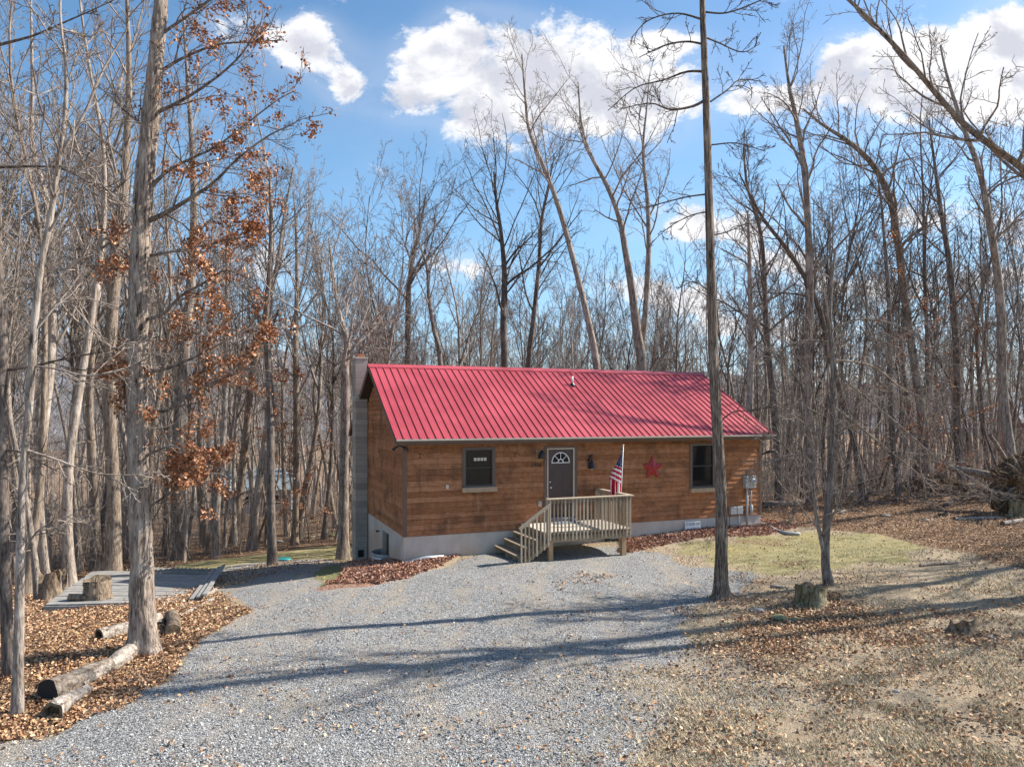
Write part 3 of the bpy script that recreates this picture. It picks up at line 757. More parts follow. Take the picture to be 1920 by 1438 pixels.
def text(name, s, size, m, parent, loc, rot, depth=.004, font_shear=0):
    cu = bpy.data.curves.new(name, 'FONT'); cu.body = s; cu.size = size; cu.extrude = depth; cu.align_x = 'CENTER'; cu.align_y = 'CENTER'; cu.resolution_u = 2
    ob = bpy.data.objects.new(name, cu); col.objects.link(ob); bpy.context.view_layer.update()
    me = bpy.data.meshes.new_from_object(ob.evaluated_get(bpy.context.evaluated_depsgraph_get())); bpy.data.objects.remove(ob)
    me.materials.clear(); o = obj(name, me, m, parent); o.location = loc; o.rotation_euler = rot; return o
text('house_number', '2910', .17, M['black'], house, (3.94, -.032, 1.87), (R_(90), 0, 0), .006)
# wall lantern beside the door
def lantern():
    mb = MB(); mb.box(3.93, 4.13, -.05, -.012, 1.97, 2.34); bp = mb.build('lantern_block', M['tan'], house, bevel=.01)
    lm = MB(); x, y, z = 4.06, -.17, 2.17
    lm.tube([(x, -.05, z + .05), (x, -.11, z + .10), (x, y, z + .11)], .014, 8)
    lm.lathe((x, y, z), [(0, .15), (.03, .14), (.055, .09), (.085, .03), (.10, -.05), (.105, -.09), (.095, -.095), (.08, -.05), (0, -.02)], 16)
    lm.build('wall_lantern', M['black'], house, True)
lantern()
mb = MB(); mb.box(3.98, 4.13, -.045, -.012, .62, .84); ob_ = mb.build('outlet_block', M['tan'], house, bevel=.008)
mb = MB(); mb.lathe((0, 0, 0), [(0, .04), (.05, .035), (.058, 0)], 16); o = mb.build('outlet_cover', M['grey'], ob_, True); o.rotation_euler = (R_(90), 0, 0); o.location = (4.055, -.046, .74); o.scale = (1, 1.5, 1)
mb = MB(); mb.box(1.18, 1.26, -.05, -.02, 1.28, 1.40); mb.build('tap_plate', M['cream'], house, bevel=.005)
for x, z in ((.44, 2.21), (3.27, 2.18)):
    mb = MB(); mb.tube([(x, -.025, z + .07), (x, -.025, z - .07)], .008, 6); mb.tube([(x, -.03, z + .05), (x + .02, -.14, z + .07), (x + .04, -.24, z + .04), (x + .05, -.26, z)], .007, 6)
    mb.build('plant_bracket', M['black'], house, True)
def floods(x, y, name='floodlight'):
    mb = MB(); mb.box(x - .05, x + .05, y - .04, y + .04, 2.50, 2.54)
    for s in (-1, 1):
        mb.tube([(x + s * .03, y, 2.50), (x + s * .10, y - .05, 2.47), (x + s * .19, y - .12, 2.42)], [.015, .025, .05], 10)
    mb.build(name, M['black'], house, True)
floods(-.16, -.14); 
mb = MB(); mb.tube([(L + .04, -.02, 2.02), (L + .20, -.12, 2.10), (L + .42, -.2, 2.16)], [.02, .05, .07], 10); mb.build('floodlight', M['black'], house, True)
# electric meter, conduits and boxes
mb = MB(); mb.box(11.44, 11.86, -.19, -.026, .92, 1.33); em = mb.build('electric_meter', M['grey'], house, bevel=.012)
mb = MB(); mb.lathe((0, 0, 0), [(.10, 0), (.105, .03), (.095, .035), (.09, .09), (.06, .12), (0, .125)], 20); o = mb.build('meter_dial', M['white'], em, True); o.rotation_euler = (R_(90), 0, 0); o.location = (11.74, -.191, 1.13)
mb = MB(); mb.tube([(11.56, -.09, .92), (11.56, -.09, -.5)], .042, 12); mb.build('conduit', M['grey'], house, True)
mb = MB(); mb.tube([(11.74, -.08, .92), (11.74, -.08, .35)], .025, 10); mb.tube([(11.74, -.08, .36), (11.74, -.08, .34), (11.74, -.08, .06), (11.74, -.08, .04)], [.02, .06, .06, .02], 12); mb.build('conduit', M['grey'], house, True)
for a in (10.87, 11.13):
    mb = MB(); mb.box(a, a + .235, -.14, -.026, .07, .33); mb.build('junction_box', M['grey'], house, bevel=.015)
mb = MB(); mb.tube([(11.27, -.06, .07), (11.27, -.06, -.45)], .018, 8); mb.build('conduit', M['white'], house, True)
mb = MB(); mb.tube([(10.9, -.05, .07), (10.86, -.05, -.4)], .008, 6); mb.build('cable', M['black'], house, True)
mb = MB(); mb.tube([(0, 0, 0), (0, 0, .16)], [.06, .065], 12); mb.tube([(0, 0, .16), (.02, 0, .22)], [.02, .02], 8)

# ------------------------------------------------------------------ things on the wall
def hw(x, y, z):
    a, b = H2W(x, y); return Vector((a, b, HO[2] + z))
def barn_star():
    mb = MB(); R1, R2 = .385, .185; c = (0, -.075, 0)
    P = [((R1 if i % 2 == 0 else R2) * math.cos(math.pi / 2 + i * math.pi / 5), 0, (R1 if i % 2 == 0 else R2) * math.sin(math.pi / 2 + i * math.pi / 5)) for i in range(10)]
    for i in range(10):
        mb.poly([c, P[i], P[(i + 1) % 10]][::-1]); mb.poly([P[i], (P[i][0], .02, P[i][2]), (P[(i + 1) % 10][0], .02, P[(i + 1) % 10][2]), P[(i + 1) % 10]])
    mb.poly([(p[0], .02, p[2]) for p in P])
    o = mb.build('barn_star', M['red']); o.location = hw(7.93, -.055, 1.68); o.rotation_euler = (0, 0, TH)
    tag(o, 'red five pointed tin star hanging on the cedar wall', 'wall star')
barn_star()
def bell():
    r = empty('dinner_bell', tuple(hw(5.68, -.03, 1.8)), TH); tag(r, 'black cast bell with rooster bracket right of the door', 'bell')
    mb = MB(); mb.box(-.03, .03, -.015, .0, -.02, .22); mb.tube([(0, -.01, .17), (-.01, -.1, .22), (0, -.2, .20)], .012, 8)
    mb.tube([(-.06, -.1, .25), (0, -.1, .29), (.05, -.1, .33), (.08, -.1, .38)], [.02, .05, .03, .006], 8); mb.build('bracket', M['black'], r, True)
    mb = MB(); mb.lathe((0, -.2, 0), [(0, .19), (.03, .18), (.06, .12), (.075, .04), (.12, -.04), (.125, -.06), (.11, -.06), (.06, .04), (0, .1)], 18); mb.build('bell', M['black'], r, True)
    mb = MB(); mb.lathe((0, -.2, 0), [(0, .02), (.01, .0), (.01, -.06), (.03, -.08), (.02, -.1), (0, -.105)], 10); mb.build('clapper', M['steel'], r, True)
bell()

# ------------------------------------------------------------------ porch
def porch():
    p = empty('porch', tuple(hw(0, 0, 0)), TH); tag(p, 'small raised wooden entry porch with railings and steps down', 'porch')
    X0, X1, Y0, FZ, RT = 3.46, 5.97, -1.95, .19, 1.10
    d = MB(); n = 14; w = (0 - .04 - Y0) / n
    for i in range(n):
        d.cc = (random.random(), 0, 0); y = Y0 + i * w; d.box(X0 - .02, X1 + .02, y + .003, y + w - .003, FZ - .035, FZ)
    d.build('floor', M['deck_pale'], p)
    for nm, b in (('joist', (X0, X1, Y0 + .02, Y0 + .06, FZ - .23, FZ - .037)), ('joist', (X0, X1, -.08, -.045, FZ - .23, FZ - .037)), ('joist', (X0, X0 + .04, Y0 + .061, -.081, FZ - .23, FZ - .037)), ('joist', (X1 - .04, X1, Y0 + .061, -.081, FZ - .23, FZ - .037)), ('joist', (4.7, 4.74, Y0 + .061, -.081, FZ - .22, FZ - .037))):
        mb = MB(); mb.cc = (random.random() * .5, 0, 0); mb.box(*b); mb.build(nm, M['deck'], p)
    mb = MB(); mb.cc = (.4, 0, 0); mb.box(X0 - .0, X1, Y0 - .022, Y0 + .018, FZ - .25, FZ - .11); mb.build('rim_board', M['deck'], p)
    for x, z in ((X0 + .10, -.95), (X1 - .16, -.95)):
        for y in (Y0 + .12,):
            mb = MB(); mb.box(x - .065, x + .065, y - .065, y + .065, z, FZ - .232); mb.build('post', M['post'], p, bevel=.006)
    mb = MB(); mb.box(X0 + .04, X0 + .16, -.16, -.085, -1.0, FZ - .232); mb.build('post', M['post'], p)
    # railing front and right
    for a, b in (((X0 - .06, Y0 - .01, RT), (X1 + .08, Y0 - .01, RT)), ((X1 + .01, Y0 + .062, RT), (X1 + .01, -.04, RT))):
        mb = MB(); mb.cc = (.8, 0, 0); mb.beam(a, b, .14, .04); mb.build('top_rail', M['deck'], p, bevel=.006)
    for a, b in (((X0, Y0 - .0, RT - .075), (X1, Y0 - .0, RT - .075)), ((X1, Y0 + .03, RT - .075), (X1, -.06, RT - .075))):
        mb = MB(); mb.cc = (.3, 0, 0); mb.beam(a, b, .038, .09); mb.build('rail_brace', M['deck'], p)
    n = 23
    for i in range(n):
        x = X0 + .03 + (X1 - X0 - .05) * i / (n - 1); w = .019
        mb = MB(); mb.cc = (random.random(), 0, 0); mb.box(x - w, x + w, Y0 - .062, Y0 - .023, FZ - .20 + random.uniform(-.01, .01), RT - .022); mb.build('baluster', M['deck'], p)
    n = 15
    for i in range(n):
        y = Y0 + .10 + (-.10 - Y0 - .10) * i / (n - 1); w = .019
        mb = MB(); mb.cc = (random.random(), 0, 0); mb.box(X1 + .002, X1 + .04, y - w, y + w, FZ - .20, RT - .022); mb.build('baluster', M['deck'], p)
    for y in (-.10,):
        mb = MB(); mb.box(X1 - .09, X1 - .001, y - .045, y + .045, FZ + .001, RT - .03); mb.build('post', M['deck'], p)
    # stairs going down to the left
    run, rise = .275, .19; SY0, SY1 = Y0 + .0, -.10
    for k in range(3):
        x1 = X0 - run * k - .02; x0 = x1 - run - .02; z = FZ - rise * (k + 1)
        mb = MB(); mb.cc = (.3, 0, 0)
        mb.box(x0, x0 + .14, SY0, SY1, z - .035, z); mb.box(x0 + .146, x1 - .002, SY0, SY1, z - .035, z); mb.build('tread', M['deck'], p, bevel=.004)
    for y in (SY0 + .03, SY1 - .07, (SY0 + SY1) / 2, SY0 + .62 - .2):
        s = MB(); s.cc = (.5, 0, 0)
        pts = [(X0 - .021, FZ - .037)]
        for k in range(3):
            x1 = X0 - run * k - .021; z = FZ - rise * (k + 1) - .036
            s.box(x1 - run, x1, y, y + .04, z - .16, z)
        s.build('stringer', M['deck'], p)
    mb = MB(); mb.cc = (.6, 0, 0); mb.beam((X0 + .01, SY0 - .042, FZ - .25), (X0 - .80, SY0 - .042, FZ - .80), .034, .09); mb.build('stringer', M['deck'], p)
    # sloping handrail
    A = Vector((X0 + .02, SY0 - .06, RT - .14)); B = Vector((X0 - .86, SY0 - .06, RT - .14 - .61))
    mb = MB(); mb.cc = (.7, 0, 0); mb.beam(A, B, .05, .10); mb.build('top_rail', M['deck'], p, bevel=.006)
    n = 8
    for i in range(n):
        t_ = (i + .6) / n; q = A.lerp(B, t_); zb = FZ - .27 - .60 * t_ - (.10 if i > 4 else 0)
        mb = MB(); mb.cc = (random.random(), 0, 0); mb.box(q.x - .019, q.x + .019, q.y - .04, q.y - .003, zb - .03, q.z - .035); mb.build('baluster', M['deck'], p)
    mb = MB(); mb.box(X0 - .03, X0 + .06, SY0 + .0, SY0 + .09, -.035 + FZ - .2, RT - .03); mb.build('post', M['deck'], p)
    m = MB()
    pts = []; K = 16
    m.box(4.32, 5.18, -.62, -.12, FZ + .001, FZ + .016)
    o = m.build('door_mat', M['mat'], bevel=.004); o.location = hw(0, 0, 0); o.rotation_euler = (0, 0, TH); tag(o, 'blue grey door mat lying on the porch floor', 'door mat')
    # rolled rug against the door
    m = MB(); m.tube([(4.3, -.13, FZ + .075), (5.2, -.13, FZ + .075)], .058, 14); o = m.build('rolled_rug', M['mat'], None, True)
    o.location = hw(0, 0, 0.0); o.rotation_euler = (0, 0, TH); tag(o, 'rolled blue grey rug at the foot of the front door', 'rug')
    # hanging chain-like grey cord on right railing
porch()

def flag():
    bx, by = 6.05, -1.25
    r = empty('flag', tuple(hw(bx, by, .35)), TH); tag(r, 'american flag hanging furled from a pole on the porch rail', 'flag')
    top = Vector((.10, -.02, 2.10)); bot = Vector((0, 0, 0))
    p = MB(); p.tube([bot, top], .014, 10); p.build('pole', M['white'], r, True)
    p = MB(); p.lathe(tuple(top), [(0, .05), (.022, .035), (.028, .015), (.018, 0), (0, -.01)], 12); p.build('finial', M['steel'], r, True)
    nu, nv = 70, 240; U, V = np.meshgrid(np.linspace(0, 1, nu), np.linspace(0, 1, nv))
    hgt = 1.42; w = .035 + .37 * ss(V, 0.0, .62) + .0 * V
    w = np.where(V > .62, .405 - .14 * (V - .62), w)
    zz = top.z - .05 - V * hgt
    poleX = bot.x + (top.x - bot.x) * (zz - bot.z) / (top.z - bot.z); poleX = np.where(V < 2, poleX, poleX)
    X = poleX - .016 - U * w * (1 - .0 * V)
    Z = zz - U * .10 * (1 - V)
    fold = .045 * np.sin(U * 15 + V * 2.5) * ss(V, .02, .5) + .02 * np.sin(U * 31 + 1 - V * 4)
    Y = -.02 + fold * (1 - np.exp(-U * 6))
    c = np.zeros((nv, nu, 3)); red = (.50, .015, .035); white = (.80, .78, .76); blue = (.022, .04, .14)
    slant = (V * hgt + U * w * .62) / .074
    st = (np.floor(slant) % 2 == 0); c[:] = white; c[st] = red
    low = V > .70 - .16 * U + .04; k = np.floor((U * 6.6)) % 2 == 0
    c[low & k] = red; c[low & ~k] = white
    can = (V + .10 * U) < .40; c[can] = blue
    su = (U * w) / .055 + 0.0; sv_ = V * hgt / .062
    fu = (su + .5 * (np.floor(sv_) % 2)) % 1 - .5; fv = sv_ % 1 - .5
    star = (np.hypot(fu * .055, fv * .062) < .0135) & can; c[star] = white
    i = (np.arange(nv - 1)[:, None] * nu + np.arange(nu - 1)[None]).ravel()
    me = np_mesh('cloth', np.c_[X.ravel(), Y.ravel(), Z.ravel()], np.c_[i, i + 1, i + nu + 1, i + nu], True, c.reshape(-1, 3))
    o = obj('cloth', me, M['cloth'], r); md = o.modifiers.new('thick', 'SOLIDIFY'); md.thickness = .003
flag()

def yard_sign():
    r = empty('yard_sign', tuple(hw(9.42, -.10, -.44)), TH); tag(r, 'small white yard sign leaning against the foundation', 'sign')
    mb = MB(); mb.cc = (.80, .80, .80); mb.box(-.30, .30, -.004, .004, 0, .37); mb.build('panel', M['sign'], r)
    text('lettering', 'STAND UP', .115, M['black'], r, (0, -.0055, .28), (R_(90), 0, 0), .001)
    mb = MB(); mb.cc = (.45, .05, .06)
    for z in (.105, .13, .155): mb.box(-.02, .26, -.0062, -.0045, z, z + .010)
    mb.cc = (.03, .04, .08); 
    mb.poly([(-.26, -.006, .08), (-.05, -.006, .08), (-.02, -.006, .12), (-.07, -.006, .15), (-.14, -.006, .13), (-.20, -.006, .16), (-.25, -.006, .11)])
    mb.build('emblem', M['sign'], r)
    for c in r.children: c.rotation_euler = (c.rotation_euler[0] - R_(8) if c.name.startswith('let') else -R_(8), 0, 0)
yard_sign()
for c in bpy.data.objects:
    if c.name.startswith('lettering'): c.location = (0, -.0055 + .28 * math.sin(R_(8)) * 1.0, .28 * math.cos(R_(8)))

def drain():
    pts = []
    for x in np.linspace(6.2, 12.0, 24):
        a, b = H2W(x, -.16 - .05 * math.sin(x * 1.7)); pts.append((a, b, g1(a, b) + .06))
    mb = MB(); mb.tube(pts, .035, 8); o = mb.build('drain_pipe', M['blackpipe'], None, True); tag(o, 'black corrugated drain pipe along the foundation by the yard sign', 'pipe')
    pts = [tuple(G(*p) + np.array([0, 0, .05])) for p in ((1432, 984), (1445, 990), (1455, 997), (1475, 1002), (1500, 1004))]
    mb = MB(); mb.tube(pts, .045, 8); o = mb.build('drain_pipe', M['grey'], None, True); tag(o, 'grey downspout pipe running into the leaves at the right corner', 'pipe')
    a = H2W(-.0, -.12); b = H2W(1.1, -.12)
    mb = MB(); mb.tube([(*H2W(-.02, -.1), g1(*a) + .06), (*H2W(.6, -.12), g1(*b) + .09), (*H2W(1.1, -.1), g1(*b) + .08)], .05, 10); o = mb.build('drain_pipe', M['galv'], None, True); tag(o, 'short grey drain pipe at the front left foundation corner', 'pipe')
drain()
# ------------------------------------------------------------------ trees
def nrm_(v): return v / (np.linalg.norm(v, axis=-1, keepdims=True) + 1e-9)
def tubes(P, Rr, k):
    """P (m,n,3) polylines with radii -> verts, quads"""
    m, n, _ = P.shape
    T = np.empty_like(P); T[:, 1:-1] = P[:, 2:] - P[:, :-2]; T[:, 0] = P[:, 1] - P[:, 0]; T[:, -1] = P[:, -1] - P[:, -2]; T = nrm_(T)
    mean = nrm_(P[:, -1] - P[:, 0]); ref = np.where(np.abs(mean[:, 2:3]) > .7, np.array([[1., 0, 0]]), np.array([[0., 0, 1]]))
    U = nrm_(np.cross(T, ref[:, None, :])); Wv = np.cross(T, U)
    a = np.arange(k) * 2 * np.pi / k
    V = P[:, :, None, :] + Rr[:, :, None, None] * (np.cos(a)[None, None, :, None] * U[:, :, None, :] + np.sin(a)[None, None, :, None] * Wv[:, :, None, :])
    b = (np.arange(m)[:, None, None] * n + np.arange(n - 1)[None, :, None]) * k; j = np.arange(k)[None, None, :]; j2 = (j + 1) % k
    Q = np.stack([b + j, b + j2, b + k + j2, b + k + j], -1).reshape(-1, 4)
    return V.reshape(-1, 3), Q
def resample(pts, rad, n):
    """smooth (Catmull-Rom) resample of a guide polyline"""
    pts = np.asarray(pts, float); rad = np.asarray(rad, float); m = len(pts)
    ext = np.vstack([2 * pts[0] - pts[1], pts, 2 * pts[-1] - pts[-2]]); out = []
    ts = np.linspace(0, m - 1 - 1e-6, n)
    for t in ts:
        i = int(t); f = t - i; p0, p1, p2, p3 = ext[i:i + 4]
        out.append(.5 * ((2 * p1) + (-p0 + p2) * f + (2 * p0 - 5 * p1 + 4 * p2 - p3) * f * f + (-p0 + 3 * p1 - 3 * p2 + p3) * f ** 3))
    return np.array(out), np.interp(ts, np.arange(m), rad)
def grow(rg, PP, PR, per, t0, t1, lr, ang, n, wig, up, rr=.55, rmin=.004, lmax=None, droop=0.0, absl=None):
    """children of parent polylines"""
    m, pn, _ = PP.shape
    cnt = per * m if per >= 1 else int(per * m)
    idx = np.repeat(np.arange(m), per) if per >= 1 else rg.choice(m, cnt, replace=False)
    if per >= 1:
        k = np.tile(np.arange(per), m); t = t0 + (t1 - t0) * (k + rg.random(cnt)) / per
    else: t = rg.uniform(t0, t1, cnt)
    s = t * (pn - 1); i0 = np.minimum(s.astype(int), pn - 2); f = (s - i0)[:, None]
    A = PP[idx, i0]; Bq = PP[idx, i0 + 1]; base = A * (1 - f) + Bq * f; tan = nrm_(Bq - A)
    rad = PR[idx, i0] * (1 - f[:, 0]) + PR[idx, i0 + 1] * f[:, 0]
    plen = np.linalg.norm(np.diff(PP, axis=1), axis=2).sum(1)[idx]
    rv = rg.normal(size=(cnt, 3)); perp = nrm_(rv - (rv * tan).sum(1, keepdims=True) * tan)
    a = np.radians(rg.uniform(ang[0], ang[1], cnt))[:, None]
    d = nrm_(np.cos(a) * tan + np.sin(a) * perp)
    ln = (lr if absl is None else 1) * (plen if absl is None else absl) * (1 - .55 * t) * rg.uniform(.6, 1.25, cnt)
    if lmax: ln = np.minimum(ln, lmax * rg.uniform(.7, 1.1, cnt))
    P = np.empty((cnt, n, 3)); P[:, 0] = base
    step = (ln / (n - 1))[:, None]
    bend = rg.normal(size=(cnt, 3)) * wig * .4
    for q in range(1, n):
        d = nrm_(d + rg.normal(size=(cnt, 3)) * wig + bend + np.array([0, 0, up - droop * q / n]))
        P[:, q] = P[:, q - 1] + d * step
    r0 = np.maximum(rad * rr * rg.uniform(.75, 1.1, cnt), rmin)
    prof = np.linspace(1, .28, n) ** 1.0
    return P, np.maximum(r0[:, None] * prof, rmin * .8)
def jn(parts):
    Vs, Qs, o = [], [], 0
    for v_, q in parts: Vs.append(v_); Qs.append(q + o); o += len(v_)
    return np.vstack(Vs), np.vstack(Qs)
def trunk_mesh(name, pts, rad, k=12, flare=.45, rough=0.0, plates=None, rg=None):
    n = len(pts); P = pts[None]; V, Q = tubes(P, rad[None], k)
    V = V.reshape(n, k, 3); c = pts[:, None, :]; h = pts[:, 2] - pts[0, 2]
    ang = np.arange(k) * 2 * np.pi / k
    fl = 1 + flare * np.exp(-h / .28)[:, None] * (1 + .45 * np.sin(ang * 3 + 1)[None] + .25 * np.sin(ang * 5)[None])
    if rough:
        s = np.arange(n)[:, None] * .0 + h[:, None]
        A_ = ang[None] / (2 * np.pi)
        nz = 0
        for (fa, fh, am) in plates:
            a0 = A_ * fa; nn = vn(np.mod(a0, fa) + 0 * s, s * fh, 3)
            # periodic seam blend
            w = np.clip((A_ - .9) / .1, 0, 1); nn = nn * (1 - w) + vn(0 * a0 + 0 * s, s * fh, 3) * w
            nz = nz + am * (nn - .5)
        fl = fl * (1 + rough * nz)
    V = c + (V - c) * fl[:, :, None]
    V[0, :, 2] -= .25
    return np_mesh(name, V.reshape(-1, 3), Q)
def crown_meshes(rg, pts, rad, spec, name):
    """spec: list of dict levels"""
    PP, PR = pts[None], rad[None]; parts = []; alltw = None
    pools = [(PP, PR)]
    for lv in spec:
        src = pools[lv.pop('src')] if 'src' in lv else pools[-1]
        k = lv.pop('k'); P, R2 = grow(rg, src[0], src[1], **lv); pools.append((P, R2)); parts.append(tubes(P, R2, k))
    V, Q = jn(parts)
    return np_mesh(name, V, Q), pools
def S_forest(a=16, b=6, c=4, d=3, t0=.42, ang=(28, 55), lr=.34, up=.10):
    return [dict(per=a, t0=t0, t1=.98, lr=lr, ang=ang, n=9, wig=.13, up=up, rr=.50, rmin=.016, k=5),
            dict(per=b, t0=.22, t1=.97, lr=.50, ang=(25, 60), n=6, wig=.16, up=.08, rr=.55, rmin=.010, k=4),
            dict(per=c, t0=.2, t1=.98, lr=.48, ang=(22, 60), n=4, wig=.2, up=.05, rr=.55, rmin=.0065, k=3),
            dict(per=d, t0=.25, t1=1.0, lr=.55, ang=(20, 50), n=3, wig=.2, up=.03, rr=.6, rmin=.0052, k=3)]
def wobble_trunk(rg, h, r0, n=14, wig=.05, lean=0, topr=.12):
    z = np.linspace(0, 1, n); p = np.zeros((n, 3)); p[:, 2] = z * h
    ph = rg.uniform(0, 6.28, 4); am = wig * h * .12
    p[:, 0] = am * (np.sin(z * 5 + ph[0]) - math.sin(ph[0])) + lean * z ** 1.5 * h + am * .4 * np.sin(z * 13 + ph[2]) * z
    p[:, 1] = am * (np.sin(z * 4 + ph[1]) - math.sin(ph[1])) + am * .4 * np.sin(z * 11 + ph[3]) * z
    return p, r0 * (1 - (1 - topr) * z ** .85)
PROTO = []
for i in range(11):
    rg = np.random.default_rng(100 + i); h = [15, 17, 14, 18, 16, 13, 17, 15, 16, 14, 12][i]; r0 = [.15, .19, .12, .22, .16, .10, .15, .13, .11, .17, .08][i]
    p, r = wobble_trunk(rg, h, r0, 16, [.3, .25, .5, .3, .4, .6, .25, .45, .3, .3, .6][i], [0, .02, -.03, 0, .03, .04, 0, -.04, .02, 0, .05][i])
    tm = trunk_mesh('trunk', p, r, 9)
    # a big fork or two, then limbs all the way
    rgx = np.random.default_rng(300 + i)
    FP, FR = grow(rgx, p[None], r[None], 3, .40, .72, .42, (16, 36), 10, .07, .06, .72, .03)
    c1, pools = crown_meshes(rg, p, r, S_forest([15, 17, 13, 18, 14, 12, 16, 14, 16, 15, 12][i], 6, 4, 4, [.5, .42, .5, .48, .45, .35, .5, .5, .4, .45, .3][i]), 'crown')
    parts = [tubes(FP, FR, 6)]; cur = (FP, FR)
    for lv in (dict(per=8, t0=.25, t1=.98, lr=.42, ang=(25, 55), n=7, wig=.14, up=.09, rr=.5, rmin=.013, k=4), dict(per=5, t0=.2, t1=.98, lr=.5, ang=(25, 55), n=5, wig=.17, up=.06, rr=.55, rmin=.008, k=3), dict(per=7, t0=.15, t1=1., lr=.55, ang=(20, 55), n=3, wig=.2, up=.04, rr=.6, rmin=.0055, k=3)):
        k = lv.pop('k'); cur = grow(rgx, cur[0], cur[1], **lv); parts.append(tubes(*cur, k))
    # sparse low twigs on the trunk
    lw = grow(rgx, p[None], r[None], 10, .08, .5, .10, (50, 85), 5, .2, .03, .2, .008, absl=1.9); parts.append(tubes(*lw, 3))
    l2 = grow(rgx, lw[0], lw[1], 5, .2, 1, .45, (25, 55), 3, .2, .0, .6, .0055); parts.append(tubes(*l2, 3))
    V, Q = jn(parts); n0 = len(c1.vertices); co = np.empty(n0 * 3, np.float32); c1.vertices.foreach_get('co', co); q1 = np.empty(len(c1.loops), np.int32); c1.loops.foreach_get('vertex_index', q1)
    cm = np_mesh('crown', np.vstack([co.reshape(-1, 3), V]), np.vstack([q1.reshape(-1, 4), Q + n0])); bpy.data.meshes.remove(c1)
    PROTO.append((tm, cm, h, r0))
BARKS = ['bark', 'bark', 'bark_pale', 'bark']
# per proto material choice lives on the object slot so meshes can be shared
for tm, cm, h, r0 in PROTO: tm.materials.append(M['bark']); cm.materials.append(M['twig'])
def put_tree(kind, x, y, sc, rz, label, group, mt='bark', name='bare_tree', mc='twig', tilt=(0, 0)):
    tm, cm, h, r0 = PROTO[kind]
    e = empty(name, (x, y, g1(x, y)), rz); e.scale = sc if isinstance(sc, tuple) else (sc, sc, sc); e.rotation_mode = 'XYZ'; e.rotation_euler = (Matrix.Rotation(tilt[0], 3, 'X') @ Matrix.Rotation(tilt[1], 3, 'Y') @ Matrix.Rotation(rz, 3, 'Z')).to_euler('XYZ')
    tag(e, label, 'tree', group)
    for nm, me, mm in (('trunk', tm, mt), ('crown', cm, mc)):
        o = bpy.data.objects.new(nm, me); col.objects.link(o); o.parent = e
        o.material_slots[0].link = 'OBJECT'; o.material_slots[0].material = M[mm]
    return e

# guided trees: the ones that stand out, each built where its base stands
def guide(pxs, D, base=None, yw=.0, n=26, rg=None):
    """pxs: list of (px,py,width_px) from base up; all at about depth D"""
    P = []; Rr = []
    for i, (a, b, w) in enumerate(pxs):
        q = PX(a, b, D); P.append(q); Rr.append(w / 2 / F * D)
    if base is not None: P[0] = np.array(base); 
    P, Rr = resample(P, Rr, n); h = P[:, 2] - P[0, 2]
    if rg is not None:
        P[:, 1] += yw * np.sin(h * .35 + rg.uniform(0, 6)) * np.clip(h / 4, 0, 1)
    return P, Rr
def hero(name, label, pxs, D=None, limbs=(), spec=None, mt='bark', mc='twig', seed=1, yw=.5, k=12, flare=.45, n=30, rough=0, plates=None, group=None, limbspec=None, cat='tree'):
    rg = np.random.default_rng(seed)
    if D is None: b = G(pxs[0][0], pxs[0][1]); D = b[1]
    else:
        x = (pxs[0][0] - 960) / F * D; b = np.array([x, D, g1(x, D)])
    P, Rr = guide(pxs, D, b, yw, n, rg)
    e = empty(name, tuple(b)); tag(e, label, cat, group)
    obj('trunk', trunk_mesh('trunk', P - b, Rr, k, flare, rough, plates), M[mt], e)
    parts = []; pools = []
    LP, LR = [], []
    for (lp, dy) in limbs:
        q, r = guide(lp, D, None, 0, 14)
        # limb starts on the trunk surface point nearest in height
        i = np.argmin(np.abs(P[:, 2] - q[0, 2]) + np.abs(P[:, 0] - q[0, 0])); off = P[i, 1] - D
        q[:, 1] += off * np.linspace(1, 0, 14) + dy * np.linspace(0, 1, 14) ** 1.2
        q[:, 0] = q[:, 1] / D * q[:, 0] if False else q[:, 0]
        LP.append(q - b); LR.append(r)
    if LP:
        LP = np.array(LP); LR = np.array(LR); parts.append(tubes(LP, LR, 7)); cur = (LP, LR)
        for lv in (limbspec or [dict(per=9, t0=.2, t1=.98, lr=.40, ang=(25, 60), n=6, wig=.17, up=.05, rr=.5, rmin=.009, k=4), dict(per=5, t0=.2, t1=.98, lr=.5, ang=(22, 55), n=4, wig=.2, up=.03, rr=.55, rmin=.006, k=3), dict(per=3, t0=.2, t1=1, lr=.55, ang=(20, 50), n=3, wig=.2, up=.02, rr=.6, rmin=.0045, k=3)]):
            lv = dict(lv); kk = lv.pop('k'); cur = grow(rg, cur[0], cur[1], **lv); pools.append(cur); parts.append(tubes(*cur, kk))
    if spec is not None:
        cur = ((P - b)[None], Rr[None])
        for lv in spec:
            lv = dict(lv); kk = lv.pop('k'); cur = grow(rg, cur[0], cur[1], **lv); pools.append(cur); parts.append(tubes(*cur, kk))
    V, Q = jn(parts); obj('crown', np_mesh('crown', V, Q), M[mc], e)
    return e, b, pools, (P - b, Rr)
